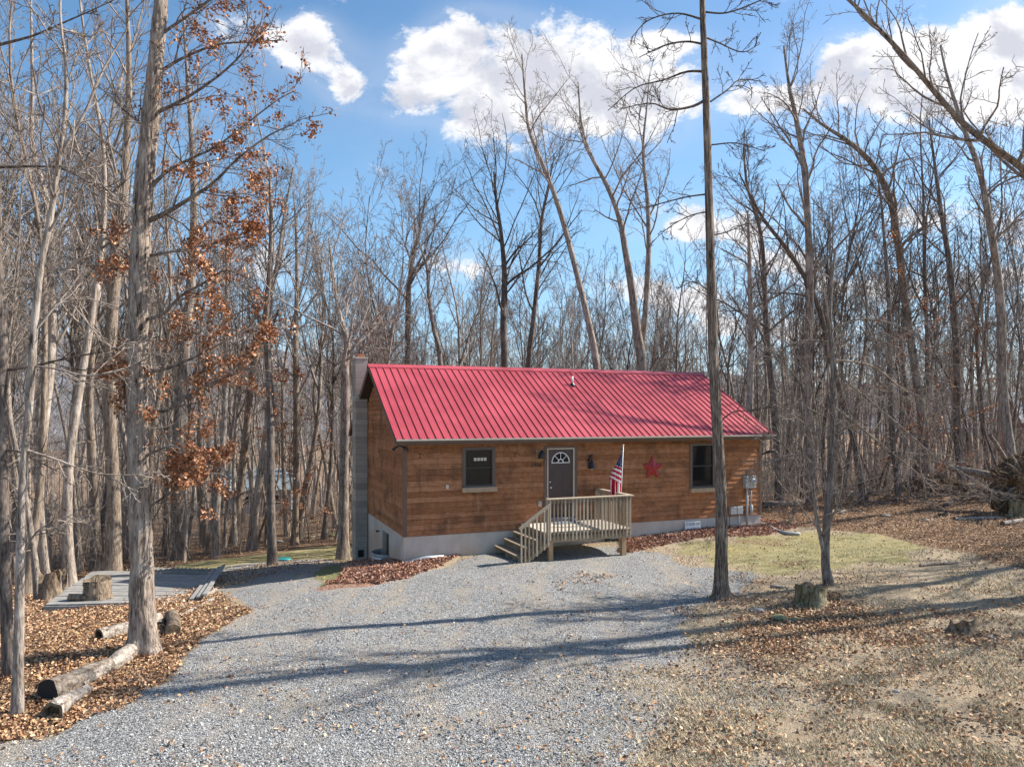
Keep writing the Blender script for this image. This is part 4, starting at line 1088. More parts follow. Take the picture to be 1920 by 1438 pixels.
def leafmesh(rg, pts, size=.07, cols=None, flat=0.0):
    n = len(pts); u = nrm_(rg.normal(size=(n, 3))); 
    if flat: u[:, 2] *= (1 - flat); u = nrm_(u)
    w0 = rg.normal(size=(n, 3)); w0[:, 2] *= (1 - flat)
    w = nrm_(w0 - (w0 * u).sum(1, keepdims=True) * u); nn = np.cross(u, w)
    if flat: s = np.sign(nn[:, 2:3] + 1e-9); nn = nn * s
    L_ = size * rg.uniform(.6, 1.3, (n, 1)); Wd_ = L_ * rg.uniform(.28, .45, (n, 1)); cu = L_ * rg.uniform(-.05, .35, (n, 1))
    p = pts
    V = np.stack([p, p + u * L_ * .35 + w * Wd_ + nn * cu, p + u * L_ * .8 + w * Wd_ * .8 + nn * cu * 1.2, p + u * L_ + nn * cu * .4, p + u * L_ * .75 - w * Wd_ * .8 + nn * cu * 1.2, p + u * L_ * .3 - w * Wd_ + nn * cu, p + u * L_ * .5], 1)
    b = np.arange(n)[:, None] * 7
    Q = np.concatenate([b + np.array([[0, 1, 2, 6]]), b + np.array([[6, 2, 3, 4]]), b + np.array([[0, 6, 4, 5]])], 0)
    c = cols[rg.integers(0, len(cols), n)] * rg.uniform(.7, 1.25, (n, 1)); c = np.repeat(np.clip(c, 0, 1), 7, 0)
    return np_mesh('leaves', V.reshape(-1, 3), Q, False, c)
OAKC = np.array([(.44, .19, .09), (.55, .27, .135), (.33, .13, .06), (.66, .38, .22), (.24, .10, .055), (.48, .24, .14)])
def along(rg, PP, cnt, spread=.05, t0=.3, w=None):
    m, n, _ = PP.shape; i = rg.choice(m, cnt, p=w) if w is not None else rg.integers(0, m, cnt); s = rg.uniform(t0, 1, cnt) * (n - 1); j = np.minimum(s.astype(int), n - 2); f = (s - j)[:, None]
    return PP[i, j] * (1 - f) + PP[i, j + 1] * f + rg.normal(size=(cnt, 3)) * spread

# 1. shaggy oak holding brown leaves
def oak():
    tr = [(270, 1222, 44), (268, 1130, 41), (267, 1000, 38), (262, 860, 36), (257, 700, 35), (256, 540, 35), (260, 400, 34), (268, 280, 32), (278, 180, 29), (287, 80, 26), (295, 0, 23), (302, -90, 19), (306, -190, 12)]
    lim = [([(268, 412, 10), (310, 398, 9), (360, 375, 7), (410, 350, 5.5), (460, 310, 4), (520, 275, 3), (565, 262, 2)], -.6),
           ([(276, 345, 8), (300, 318, 6), (340, 290, 5), (390, 262, 4), (450, 210, 3), (500, 165, 2), (535, 140, 1.6)], .6),
           ([(284, 205, 8), (330, 190, 6), (380, 168, 5), (430, 140, 4), (470, 110, 3), (500, 70, 2)], -.4),
           ([(290, 130, 7), (330, 95, 5), (390, 60, 4), (450, 45, 3), (500, 30, 2)], .8),
           ([(292, 60, 6), (340, 20, 5), (400, -30, 4), (450, -60, 3)], .4),
           ([(262, 480, 7), (310, 465, 5), (350, 450, 4), (400, 430, 3), (450, 410, 2.4)], 1.0),
           ([(262, 600, 8), (310, 590, 6), (350, 560, 5), (400, 540, 4), (450, 520, 3), (500, 540, 2)], -.8),
           ([(264, 700, 8), (310, 690, 6), (350, 670, 5), (400, 640, 4), (450, 610, 3), (495, 600, 2)], .6),
           ([(266, 760, 8), (310, 772, 6), (350, 750, 5), (400, 722, 4), (460, 700, 3), (495, 690, 2)], -.4),
           ([(266, 860, 7), (300, 845, 5), (340, 835, 4), (370, 860, 3), (395, 900, 2)], -.5),
           ([(267, 960, 5), (310, 930, 4), (350, 905, 3), (390, 890, 2.5), (410, 905, 2)], .5),
           ([(262, 230, 6), (230, 205, 5), (200, 180, 4), (170, 150, 3)], .6),
           ([(262, 800, 6), (240, 770, 4), (215, 690, 3), (190, 690, 2)], .3),
           ([(258, 560, 6), (235, 500, 4), (200, 455, 3), (150, 430, 2)], .9)]
    e, b, pools, tk = hero('oak_tree', 'tall shaggy barked oak still holding clusters of brown leaves beside the drive', tr, None, lim, None, 'shag', 'bark_dark', 21, .15, 44, .5, 340, .16,
          [(15, 3.2, 1.3), (30, 6, .8), (60, 14, .5)], limbspec=[dict(per=15, t0=.12, t1=.98, lr=.52, ang=(25, 75), n=6, wig=.2, up=.03, rr=.5, rmin=.007, k=4), dict(per=5, t0=.2, t1=.98, lr=.5, ang=(22, 60), n=4, wig=.22, up=.0, rr=.55, rmin=.0045, k=3), dict(per=3, t0=.2, t1=1, lr=.6, ang=(20, 50), n=3, wig=.2, up=-.02, rr=.6, rmin=.0035, k=3)])
    rg = np.random.default_rng(4); P2 = pools[1][0]
    # leaves hang in clusters: strong on some twigs, none on others
    m = len(P2); z = P2[:, -1, 2] + b[2]; X = P2[:, -1, 0] + b[0]; dd = P2[:, -1, 1] + b[1]
    pxx = X / dd * F + 960; pyy = HY - (z - CZ) / dd * F
    cl = fbm(pxx / 55, pyy / 42, 2, 3)
    cl2 = vn(pxx / 14, pyy / 14, 7); w = np.clip(cl - .38, 0, .12) * (cl2 > .45)
    w *= np.where((pxx > 300), 1.0, .6); w *= np.where((pyy > 230), 1.0, .28); w *= np.where(pxx > 520, .6, 1)
    w = w / w.sum()
    pts = along(rg, P2, 12500, .05, .25, w)
    obj('leaves', leafmesh(rg, pts, .056, OAKC), M['vcol'], e)
oak()
FS = S_forest
def light(a, t0=.5, lr=.3, ang=(30, 60), b=5, c=4, d=2, up=.08):
    return [dict(per=a, t0=t0, t1=.99, lr=lr, ang=ang, n=8, wig=.13, up=up, rr=.45, rmin=.012, k=5), dict(per=b, t0=.2, t1=.97, lr=.48, ang=(25, 58), n=6, wig=.17, up=.06, rr=.55, rmin=.008, k=4),
            dict(per=c, t0=.2, t1=.98, lr=.5, ang=(22, 55), n=4, wig=.2, up=.04, rr=.55, rmin=.0055, k=3), dict(per=d, t0=.25, t1=1, lr=.55, ang=(20, 50), n=3, wig=.2, up=.03, rr=.6, rmin=.0045, k=3)]
# 2. tall dark ridged tree in front of the house
lim = [([(1326, 185, 5.8), (1295, 205, 5.0), (1250, 218, 3.6), (1210, 215, 2.5), (1150, 235, 1.4)], -.8),
       ([(1323, 135, 5.0), (1290, 128, 4.3), (1250, 135, 2.9), (1200, 140, 2.2), (1150, 175, 1.4)], .9), ([(1325, 85, 4.3), (1285, 85, 3.6), (1240, 100, 2.9), (1190, 130, 1.4)], -.5),
       ([(1320, 40, 4.3), (1270, 20, 2.9), (1220, 25, 2.2), (1190, 50, 1.4)], .5), ([(1322, 72, 3.6), (1350, 75, 2.9), (1400, 85, 2.2), (1440, 60, 1.4)], .5), ([(1322, 25, 3.6), (1360, 32, 2.9), (1410, 20, 2.2), (1460, 0, 1.4)], -.5),
       ([(1332, 362, 3.6), (1290, 362, 2.9), (1240, 368, 2.2), (1180, 372, 1.4)], 1.0), ([(1336, 440, 2.9), (1370, 430, 2.2), (1410, 410, 1.4), (1425, 400, 1.1)], .5), ([(1334, 270, 2.9), (1375, 275, 2.2), (1420, 300, 1.4)], -.5),
       ([(1333, 545, 2.9), (1300, 530, 2.2), (1265, 545, 1.4)], -.3), ([(1333, 190, 3.6), (1370, 160, 2.9), (1400, 130, 2.2), (1450, 120, 1.4)], .8), ([(1357, 785, 2.9), (1375, 772, 2.2), (1400, 770, 1.7), (1425, 765, 1.2), (1440, 755, 0.9)], -.4),
       ([(1335, 395, 2.9), (1300, 400, 2.2), (1260, 420, 1.4), (1225, 450, 1.1)], .4)]
hero('tall_tree', 'tall straight dark ridged trunk standing in front of the right window', [(1351, 1122, 26), (1352, 1060, 23), (1352, 950, 21), (1347, 820, 20), (1341, 700, 18.5), (1337, 560, 17), (1333, 430, 15.5), (1329, 300, 14), (1324, 180, 12.5), (1318, 60, 11), (1314, -40, 9), (1308, -160, 6)], None, lim,
     None, 'ridged', 'bark_dark', 31, .1, 30, .55, 260, .10, [(12, 1.6, 1.2), (24, 5, .7), (40, 12, .4)])
# 3. two trunks at the left edge
hero('slender_tree', 'slender pale mottled trunk crossing the lower left corner', [(33, 1340, 19), (36, 1200, 17), (37, 1080, 16), (37, 960, 15), (39, 850, 13), (46, 720, 14), (52, 600, 13), (62, 500, 12), (82, 400, 11), (98, 300, 9), (112, 210, 8), (116, 120, 6), (108, 20, 4), (118, -80, 3)], None,
     [([(52, 685, 4), (90, 690, 3.5), (150, 703, 3), (215, 690, 2.5), (280, 655, 2)], .3), ([(44, 845, 5), (90, 862, 4), (150, 888, 3), (210, 895, 2.2), (270, 890, 1.6)], .5), ([(60, 610, 4), (100, 560, 3), (160, 640, 2), (220, 640, 1.5)], .8),
      ([(100, 305, 5), (150, 320, 4), (200, 350, 3), (260, 400, 2)], -.4), ([(100, 290, 7), (140, 200, 5), (165, 110, 4), (200, 20, 3)], .5), ([(36, 1050, 4), (60, 1000, 3), (100, 975, 2.5), (160, 955, 1.5)], .3)],
     light(8, .55, .22), 'bark', 'twig', 41, .15, 16, .4, 60, .07, [(8, 3, 1), (16, 9, .5)])
hero('edge_tree', 'dark smooth trunk half cut off by the left edge of the view', [(20, 1268, 22), (14, 1150, 20), (10, 1000, 20), (8, 880, 20), (6, 760, 20), (2, 640, 19), (-8, 520, 18), (-20, 380, 17), (-30, 200, 14), (-34, 0, 10), (-30, -150, 7)], None,
     [([(6, 695, 6), (60, 685, 5), (120, 668, 4), (180, 655, 3), (240, 630, 2)], .4), ([(4, 845, 5), (40, 845, 4), (80, 860, 3), (130, 880, 2)], -.3), ([(-15, 80, 6), (50, 58, 4), (110, 25, 3), (170, -10, 2), (220, -45, 1)], .4), ([(-15, 310, 6), (60, 308, 4.5), (110, 312, 3.5), (170, 345, 2.4), (240, 390, 1.4)], .2)],
     None, 'bark_dark', 'bark_dark', 42, .1, 16, .4, 50, .05, [(8, 3, 1)])
# 4. small forked tree by the mossy stump
hero('forked_tree', 'small forked young tree leaning up from behind the mossy stump', [(1553, 1096, 17), (1548, 1060, 15), (1549, 1010, 14), (1553, 960, 14), (1558, 900, 13), (1560, 850, 12), (1562, 780, 10), (1564, 710, 9), (1560, 650, 9), (1556, 590, 8), (1560, 520, 6), (1566, 470, 4)], None,
     [([(1547, 1045, 9), (1538, 1005, 8), (1529, 970, 7), (1524, 930, 5), (1512, 890, 4), (1500, 850, 4), (1490, 790, 3), (1478, 720, 2)], -.2), ([(1560, 855, 7), (1566, 800, 6), (1560, 740, 5), (1565, 680, 4), (1590, 620, 3)], .4), ([(1555, 950, 6), (1550, 900, 5), (1546, 850, 5), (1540, 790, 4), (1530, 700, 3)], .3),
      ([(1562, 675, 5), (1620, 680, 4), (1660, 695, 4), (1710, 730, 3.4), (1770, 750, 2.6), (1820, 770, 2)], .6), ([(1570, 700, 4), (1620, 745, 4), (1680, 800, 3.4), (1730, 850, 3), (1790, 890, 2.4), (1830, 920, 1.6)], -.7), ([(1540, 830, 4), (1500, 790, 3), (1460, 770, 2.5), (1440, 760, 1.8)], -.5),
      ([(1560, 800, 4), (1600, 780, 3), (1650, 740, 2.5), (1690, 750, 1.6)], .8), ([(1556, 640, 4), (1500, 640, 3), (1450, 670, 2.5), (1420, 700, 1.6)], .3), ([(1552, 930, 3), (1580, 920, 2.4), (1620, 905, 2), (1640, 900, 1.5)], .2), ([(1562, 760, 4), (1620, 800, 3.5), (1690, 850, 3), (1760, 900, 2.4), (1800, 935, 1.8)], .9), ([(1500, 850, 3), (1460, 860, 2.6), (1420, 870, 2), (1385, 900, 1.4)], -.2), ([(1558, 620, 4), (1610, 600, 3.4), (1680, 620, 2.8), (1750, 690, 2)], -.6), ([(1512, 890, 3), (1470, 830, 2.6), (1440, 815, 1.5)], .5),
      ([(1520, 930, 3), (1490, 945, 2.5), (1460, 930, 2), (1400, 880, 1.4)], -.3)],
     light(5, .6, .25), 'bark_dark', 'bark', 44, .05, 16, .3, 50, .06, [(8, 4, 1), (16, 10, .5)],
     limbspec=[dict(per=17, t0=.12, t1=.98, lr=.50, ang=(30, 75), n=6, wig=.2, up=.02, rr=.5, rmin=.0065, k=4), dict(per=6, t0=.2, t1=.98, lr=.5, ang=(30, 65), n=4, wig=.22, up=.0, rr=.55, rmin=.004, k=3), dict(per=3, t0=.2, t1=1, lr=.55, ang=(20, 60), n=3, wig=.2, up=0, rr=.6, rmin=.0032, k=3)])
# 5. leaning tree whose trunk comes in from the right
def leaning():
    rg = np.random.default_rng(77); b = np.array([15.4, 15.9, g1(15.4, 15.9)])
    pts = [b, (15.0, 15.7, 2.6), (14.0, 15.4, 5.4), (12.4, 15.0, 7.6), (10.45, 14.75, 9.0), (9.15, 14.65, 9.9), (8.05, 14.6, 11.1), (7.2, 14.6, 12.0), (6.4, 14.7, 12.8), (5.3, 14.9, 13.7)]
    P, Rr = resample(pts, [.22, .18, .14, .10, .070, .055, .046, .038, .028, .013], 44)
    e = empty('leaning_tree', tuple(b)); tag(e, 'long leaning tree reaching in from the right edge across the sky', 'tree')
    obj('trunk', trunk_mesh('trunk', P - b, Rr, 12), M['bark'], e)
    parts = []; T = (P - b)[None], Rr[None]
    c = grow(rg, *T, 26, .35, .98, .18, (25, 60), 8, .12, .06, .5, .012); parts.append(tubes(*c, 5))
    # the second great fork
    f = resample([P[14], P[14] + (-.5, .3, 2.6), P[14] + (-.3, 1.0, 5), P[14] + (.5, 1.5, 8)], [.10, .085, .06, .025], 14); f2 = (f[0] - b)[None], f[1][None]; parts.append(tubes(*f2, 8))
    c2 = grow(rg, *f2, 12, .25, .98, .3, (25, 55), 8, .12, .06, .5, .012); parts.append(tubes(*c2, 5))
    for cc in (c, c2):
        d = grow(rg, *cc, 5, .2, .98, .45, (25, 55), 5, .16, .05, .55, .008); parts.append(tubes(*d, 4)); d2 = grow(rg, *d, 4, .2, 1, .5, (20, 55), 4, .2, .03, .6, .0055); parts.append(tubes(*d2, 3)); d3 = grow(rg, *d2, 2, .3, 1, .5, (20, 50), 3, .2, .0, .6, .0045); parts.append(tubes(*d3, 3))
    V, Q = jn(parts); obj('crown', np_mesh('crown', V, Q), M['twig'], e)
leaning()
# 6. individually recognisable trees around and behind the house
HT = [
 ('tall pale trunk bending left above the middle of the red roof', 33, [(1145, 1000, 18), (1120, 700, 17), (1103, 600, 15), (1085, 520, 14), (1062, 430, 13), (1040, 360, 12), (1015, 300, 10), (992, 245, 8), (985, 190, 6), (978, 110, 3)], 'bark_pale', 9, .55, .20),
 ('heavy forked trunk rising behind the right half of the red roof', 35, [(1212, 1000, 26), (1206, 700, 24), (1195, 620, 22), (1185, 550, 19), (1172, 480, 16), (1158, 410, 13), (1135, 350, 11), (1105, 290, 9), (1090, 230, 6), (1085, 150, 3)], 'bark', 10, .45, .25),
 ('straight trunk right beside the heavy forked tree behind the roof', 36, [(1195, 1000, 16), (1200, 700, 15), (1208, 580, 14), (1214, 470, 12), (1214, 380, 10), (1208, 280, 7), (1215, 200, 4), (1220, 140, 2)], 'bark', 11, .4, .26),
 ('wide dark tree with two trunks close together left of the bent trunk', 37, [(950, 1000, 20), (947, 700, 18), (944, 600, 16), (946, 520, 14), (940, 440, 10), (930, 370, 7), (926, 320, 4)], 'bark_dark', 15, .35, .35),
 ('slim dark trunk just right of the paired trunks behind the roof', 38, [(975, 1000, 14), (990, 700, 13), (1000, 600, 12), (1010, 500, 10), (1015, 420, 8), (1030, 340, 5), (1040, 290, 3)], 'bark_dark', 12, .35, .3),
 ('spreading Y shaped tree behind the left part of the red roof', 36, [(765, 1000, 17), (762, 700, 15), (764, 600, 14), (766, 545, 13), (776, 480, 9), (790, 430, 6), (800, 370, 3)], 'bark_dark', 10, .4, .4),
 ('thin leaning trunk behind the left end of the roof ridge', 34, [(850, 1000, 12), (828, 690, 12), (815, 620, 10), (805, 560, 9), (800, 500, 7), (780, 440, 4), (775, 400, 3)], 'bark', 10, .4, .3),
 ('broad crowned tree standing just left of the block chimney', 28.5, [(643, 992, 22), (643, 900, 18), (648, 800, 17), (650, 740, 17), (651, 690, 15), (655, 640, 11), (640, 590, 8), (628, 520, 6), (618, 450, 3)], 'bark', 12, .48, .42),
 ('smooth dark trunk on the lawn edge in front of the far grey house', 27, [(512, 1012, 17), (508, 900, 15), (503, 790, 14), (497, 690, 13), (492, 610, 11), (500, 520, 8), (508, 430, 6), (510, 330, 3)], 'bark_dark', 10, .5, .25),
 ('pale crooked trunk with tan leaf sprays at the edge of the left lawn', None, [(552, 1022, 14), (554, 950, 12), (558, 850, 11), (560, 750, 11), (557, 650, 10), (555, 550, 8), (552, 460, 6), (548, 380, 3)], 'bark_pale', 12, .4, .25),
 ('thick grey trunk with flared roots beside the left lawn', None, [(338, 1048, 27), (338, 960, 23), (340, 850, 21), (342, 740, 20), (345, 620, 18), (352, 500, 16), (360, 380, 13), (362, 260, 9), (358, 140, 6), (350, 40, 3)], 'bark', 11, .45, .22),
 ('short leaning trunk right of the flared grey trunk', None, [(404, 1046, 14), (406, 950, 13), (412, 850, 11), (415, 740, 10), (420, 640, 8), (428, 540, 6), (432, 440, 4), (436, 380, 2)], 'bark', 10, .4, .25),
 ('leaning trunk tilting right beyond the oak leaves', None, [(438, 1018, 16), (446, 930, 14), (460, 820, 13), (478, 700, 12), (500, 600, 10), (520, 500, 8), (530, 400, 5), (545, 310, 3)], 'bark_pale', 10, .45, .25),
 ('thick pale straight trunk directly left of the shaggy oak', None, [(211, 1083, 30), (213, 980, 24), (216, 860, 22), (217, 740, 21), (219, 620, 20), (222, 500, 18), (225, 380, 16), (226, 260, 13), (232, 140, 10), (236, 0, 6), (240, -90, 3)], 'bark_pale', 12, .45, .22),
 ('pale leaning trunk with flared root behind the tall split stump', None, [(130, 1100, 24), (133, 1000, 17), (138, 900, 16), (146, 790, 15), (153, 700, 14), (162, 600, 13), (172, 500, 12), (182, 380, 10), (185, 260, 7), (170, 120, 5), (160, 0, 3)], 'bark_pale', 11, .45, .22),
 ('broad pale trunk among the woods at far left above the split stump', 22, [(88, 1060, 19), (86, 950, 16), (90, 830, 15), (94, 700, 15), (90, 590, 14), (80, 480, 15), (72, 370, 12), (50, 270, 9), (60, 150, 6), (70, 0, 3)], 'bark_pale', 11, .45, .24),
 ('big straight dark trunk right of the house with wide upswept crown', 30, [(1520, 968, 17), (1522, 860, 16), (1521, 760, 16), (1519, 650, 15), (1515, 540, 14), (1508, 430, 12), (1502, 320, 11), (1492, 230, 9), (1482, 160, 6), (1475, 80, 3)], 'bark', 14, .45, .26),
 ('long curved trunk arching left over the woods right of the yard', 30, [(1736, 926, 18), (1730, 840, 16), (1722, 740, 15), (1714, 640, 14), (1704, 540, 14), (1692, 450, 13), (1672, 370, 12), (1636, 310, 10), (1590, 270, 8), (1540, 240, 5), (1500, 210, 3)], 'bark', 14, .45, .24),
 ('straight slim trunk leaning left of the curved tree right of the yard', 29, [(1686, 940, 11), (1682, 870, 10), (1676, 780, 10), (1668, 680, 9), (1660, 580, 8), (1650, 470, 6), (1645, 380, 4), (1640, 320, 2)], 'bark_dark', 9, .45, .22),
 ('tall grey trunk behind the upturned root plate leaning left', 27, [(1908, 930, 18), (1898, 820, 17), (1886, 700, 16), (1874, 590, 15), (1858, 500, 13), (1840, 410, 12), (1826, 330, 10), (1800, 240, 8), (1780, 150, 5), (1770, 80, 3)], 'bark', 12, .45, .2),
 ('dark trunk between the curved tree and the upturned root plate', 31, [(1805, 900, 14), (1798, 800, 13), (1792, 700, 12), (1780, 600, 11), (1770, 500, 10), (1760, 400, 8), (1755, 300, 5), (1750, 220, 3)], 'bark_dark', 11, .45, .25),
 ('dark double limbed tree whose low limb sweeps left above the roof end', 32, [(1460, 960, 14), (1455, 850, 13), (1450, 740, 12), (1444, 640, 11), (1440, 540, 9), (1430, 440, 7), (1400, 350, 5), (1390, 280, 3)], 'bark_dark', 12, .4, .28),
 ('upright trunk beside the right corner of the roof', 31, [(1405, 960, 15), (1408, 850, 14), (1412, 740, 13), (1412, 640, 11), (1405, 540, 9), (1400, 460, 6), (1396, 400, 3)], 'bark', 11, .4, .28),
 ('slanting thin tree crossing the sky right of the tall front trunk', 30, [(1620, 950, 12), (1600, 800, 11), (1560, 650, 10), (1530, 560, 9), (1480, 480, 8), (1430, 420, 6), (1400, 370, 4), (1380, 330, 2)], 'bark_dark', 11, .4, .22),
]
GT = []
for i, (lab, D, pxs, mt, a, t0, lr) in enumerate(HT):
    if D and D >= 33: pxs = [(q[0], q[1], q[2] * .76) for q in pxs]
    r = hero('bare_tree', lab, pxs, D, (), light(a + 6, t0, lr * 1.05, b=7, c=5, d=3), mt, 'twig' if mt != 'bark_dark' else 'bark_dark', 500 + i, .4, 12, .45, 34)
    GT.append(r)
# tan beech-like sprays on the crooked pale tree
for gi, nl, sd_ in ((9, 2600, 9), (17, 900, 10), (18, 700, 11), (20, 900, 12), (12, 700, 13)):
  e, b, pools, tk = GT[gi]; rg = np.random.default_rng(sd_)
  lw = grow(rg, tk[0][None], tk[1][None], 16, .05, .5, .2, (50, 85), 6, .2, .03, .25, .008, absl=2.4); l2 = grow(rg, *lw, 5, .2, 1, .45, (25, 60), 4, .2, 0, .6, .005)
  V, Q = jn([tubes(*lw, 3), tubes(*l2, 3)]); obj('low_branches', np_mesh('low_branches', V, Q), M['twig'], e)
  obj('leaves', leafmesh(rg, along(rg, l2[0], nl, .06, .2), .085, OAKC * 1.15), M['vcol'], e)

# ------------------------------------------------------------------ the woods: individual trees
placed = [(h[1][0], h[1][1]) for h in GT]
def ok(x, y, dmin):
    return all((x - a) ** 2 + (y - b) ** 2 > dmin * dmin for a, b in placed)
PLAT = ring([(70, 1150), (370, 1132), (415, 1078), (165, 1078)])
def bad(x, y):
    a = np.array([float(x)]); b = np.array([float(y)])
    if sdf(GREEN2, a, b)[0] > -.6 or sdf(PLAT, a, b)[0] > -.4 or sdf(GRAVEL, a, b)[0] > -.5: return True
    cx, cy = H2W(L, 0); u = (x - cx) * math.cos(R_(SUN_AZ)) + (y - cy) * math.sin(R_(SUN_AZ)); v = -(x - cx) * math.sin(R_(SUN_AZ)) + (y - cy) * math.cos(R_(SUN_AZ))
    return 0 < u < 14 and abs(v) < 1.3
def zone(px):
    if px < 40: return 'at the left edge of the view'
    if px < 250: return 'left of the shaggy oak'
    if px < 420: return 'just right of the shaggy oak'
    if px < 520: return 'by distant grey house'
    if px < 665: return 'left of the chimney'
    if px < 860: return 'behind the roof left third'
    if px < 1080: return 'behind the roof middle'
    if px < 1320: return 'behind the roof right third'
    if px < 1480: return 'past the house right end'
    if px < 1640: return 'behind the small forked tree'
    if px < 1780: return 'behind the low dirt mound'
    return 'behind the upturned root plate'
rg = np.random.default_rng(77); cnt = 0
def woods(n, fx, fy, dmin, kinds, smin=.8, smax=1.15, row='near'):
    global cnt; tries = 0; made = 0
    while made < n and tries < n * 60:
        tries += 1; x, y = fx(), 0; y = fy(x); px = 960 + F * x / y
        if not (-260 < px < 2180): continue
        hx, hy = (x - HO[0]) * cT + (y - HO[1]) * sT, -(x - HO[0]) * sT + (y - HO[1]) * cT
        if -2.5 < hx < L + 2 and -5 < hy < Wd + 3: continue
        if not ok(x, y, dmin) or bad(x, y): continue
        placed.append((x, y)); k = int(kinds[rg.integers(len(kinds))]); s = rg.uniform(smin, smax) * .80
        r0 = PROTO[k][3] * s; mt = 'bark_pale' if (x < -1 and rg.random() < .55) else ('bark_dark' if rg.random() < (.15 if x < 0 else .45) else 'bark')
        size = 'stout' if r0 > .14 else ('slender' if r0 < .10 else 'medium'); tone = {'bark_pale': 'pale', 'bark': 'grey brown', 'bark_dark': 'dark'}[mt]
        tl = (rg.normal() * .018, rg.normal() * .022); lean = 'leaning left' if tl[1] < -.016 else ('leaning right' if tl[1] > .016 else 'upright')
        lab = '%s %s %s %s tree %s' % (size, tone, lean, row, zone(px)); hz = .86 if 520 < px < 900 else 1.0
        put_tree(k, x, y, (s, s, s * hz * rg.uniform(1.15, 1.42)), [0, 3.14][int(rg.integers(2))] * 0 + rg.uniform(0, 6.28), lab, 'bare trees of the woods round the clearing', mt, tilt=tl, mc='twig' if mt != 'bark_dark' else 'bark_dark')
        made += 1; cnt += 1
U = lambda a, b: (lambda *q: rg.uniform(a, b))
woods(74, U(-20, -4.5), lambda x: rg.uniform(max(17.5, 27 + x * .72 if x > -13 else 17.5), 38) if x > -13 else rg.uniform(18.5, 38), 1.25, [0, 1, 2, 3, 4, 5, 6, 7, 8, 9, 10], row='near')
woods(60, U(-34, -2), U(36, 62), 2.0, range(11), .85, 1.2, row='far')
woods(52, U(-6, 13), U(35, 62), 1.8, range(11), .72, 1.0, row='far')
woods(34, U(12.5, 26), lambda x: rg.uniform(28.5, 40), 1.8, [0, 1, 2, 4, 5, 6, 7, 8, 9, 10], .8, 1.1, row='near')
woods(44, U(13, 44), U(38, 62), 2.1, range(11), .8, 1.1, row='far')
# trees standing outside the right edge whose long shadows cross the yard
def shade_tree(x, y, h, r0, seed, label):
    r = np.random.default_rng(seed); p, rr = wobble_trunk(r, h, r0, 18, .25, 0, .5); b = np.array([x, y, g1(x, y)])
    e = empty('bare_tree', tuple(b)); tag(e, label, 'tree'); obj('trunk', trunk_mesh('trunk', p, rr, 12), M['bark'], e); parts = []; cur = (p[None], rr[None])
    for lv in light(9, .7, .16, d=2):
        k = lv.pop('k'); cur = grow(r, *cur, **lv); parts.append(tubes(*cur, k))
    V, Q = jn(parts); obj('crown', np_mesh('crown', V, Q), M['twig'], e)
shade_tree(17.4, 16.3, 21, .27, 5, 'thick straight tree past the right edge, nearest the leaning tree')
shade_tree(21.5, 20.6, 19, .17, 6, 'straight tree past the right edge, behind the nearest thick one')
for (x, y, k, s, a) in ((22.5, 21.8, 3, 1.0, 1.0), (27, 20.5, 5, 1.2, 2.0), (22, 15.5, 1, .95, 2.2), (33, 26, 0, 1.1, .3), (21.5, 10.5, 4, 1.0, 4.0), (28, 19, 7, 1.0, 5.0)):
    put_tree(k, x, y, s, a, 'bare tree standing past the right side of the yard', 'bare trees past the right side of the yard', 'bark')

# saplings
def sapling_protos():
    out = []
    for i in range(5):
        r = np.random.default_rng(900 + i); h = [4.5, 6, 3.6, 7, 5][i]; p, rr = wobble_trunk(r, h, [.03, .04, .022, .045, .03][i], 10, .9, [.05, -.05, .1, 0, .12][i], .15)
        tm = trunk_mesh('trunk', p, rr, 5, .2); parts = []
        c = grow(r, p[None], rr[None], 18, .2, .98, .2, (35, 70), 6, .15, .04, .5, .006); parts.append(tubes(*c, 3)); d = grow(r, *c, 6, .15, 1, .45, (25, 60), 4, .2, .02, .6, .0045); parts.append(tubes(*d, 3)); e_ = grow(r, *d, 3, .15, 1, .5, (25, 60), 3, .2, .0, .6, .004); parts.append(tubes(*e_, 3))
        V, Q = jn(parts); cm = np_mesh('crown', V, Q); tm.materials.append(M['bark']); cm.materials.append(M['twig']); out.append((tm, cm))
    return out
SP = sapling_protos()
def put_sap(k, x, y, s, rz, label, group=None, m='bark'):
    e = empty('sapling', (x, y, g1(x, y)), rz); e.scale = (s, s, s); tag(e, label, 'sapling', group)
    for nm, me, mm in (('trunk', SP[k][0], m), ('crown', SP[k][1], 'twig' if m == 'bark' else m)):
        o = bpy.data.objects.new(nm, me); col.objects.link(o); o.parent = e; o.material_slots[0].link = 'OBJECT'; o.material_slots[0].material = M[mm]
n = 0; tries = 0
while n < 95 and tries < 6000:
    tries += 1; side = rg.random()
    if side < .5: x = rg.uniform(-22, -4); y = rg.uniform(19, 40)
    elif side < .6: x = rg.uniform(-4, 12); y = rg.uniform(34, 44)
    else: x = rg.uniform(12.5, 28); y = rg.uniform(26.5, 42)
    px = 960 + F * x / y
    if not (-50 < px < 1980): continue
    if x < -3 and y < 27.5 + min(0, (x + 4) * .75) + (2.0 if x > -12 else 0): continue
    if not ok(x, y, .8) or bad(x, y): continue
    hx, hy = (x - HO[0]) * cT + (y - HO[1]) * sT, -(x - HO[0]) * sT + (y - HO[1]) * cT
    if -2.5 < hx < L + 1.5 and -5 < hy < Wd + 2: continue
    placed.append((x, y)); n += 1
    put_sap(int(rg.integers(5)), x, y, rg.uniform(.7, 1.25), rg.uniform(0, 6.28), '%s twiggy sapling, %s row, %s' % ('thin pale' if n % 2 else 'thin brown', 'near' if y < 32 else 'far', zone(px)), 'saplings between the bigger trees', 'bark_pale' if (n - 1) % 2 else 'bark')

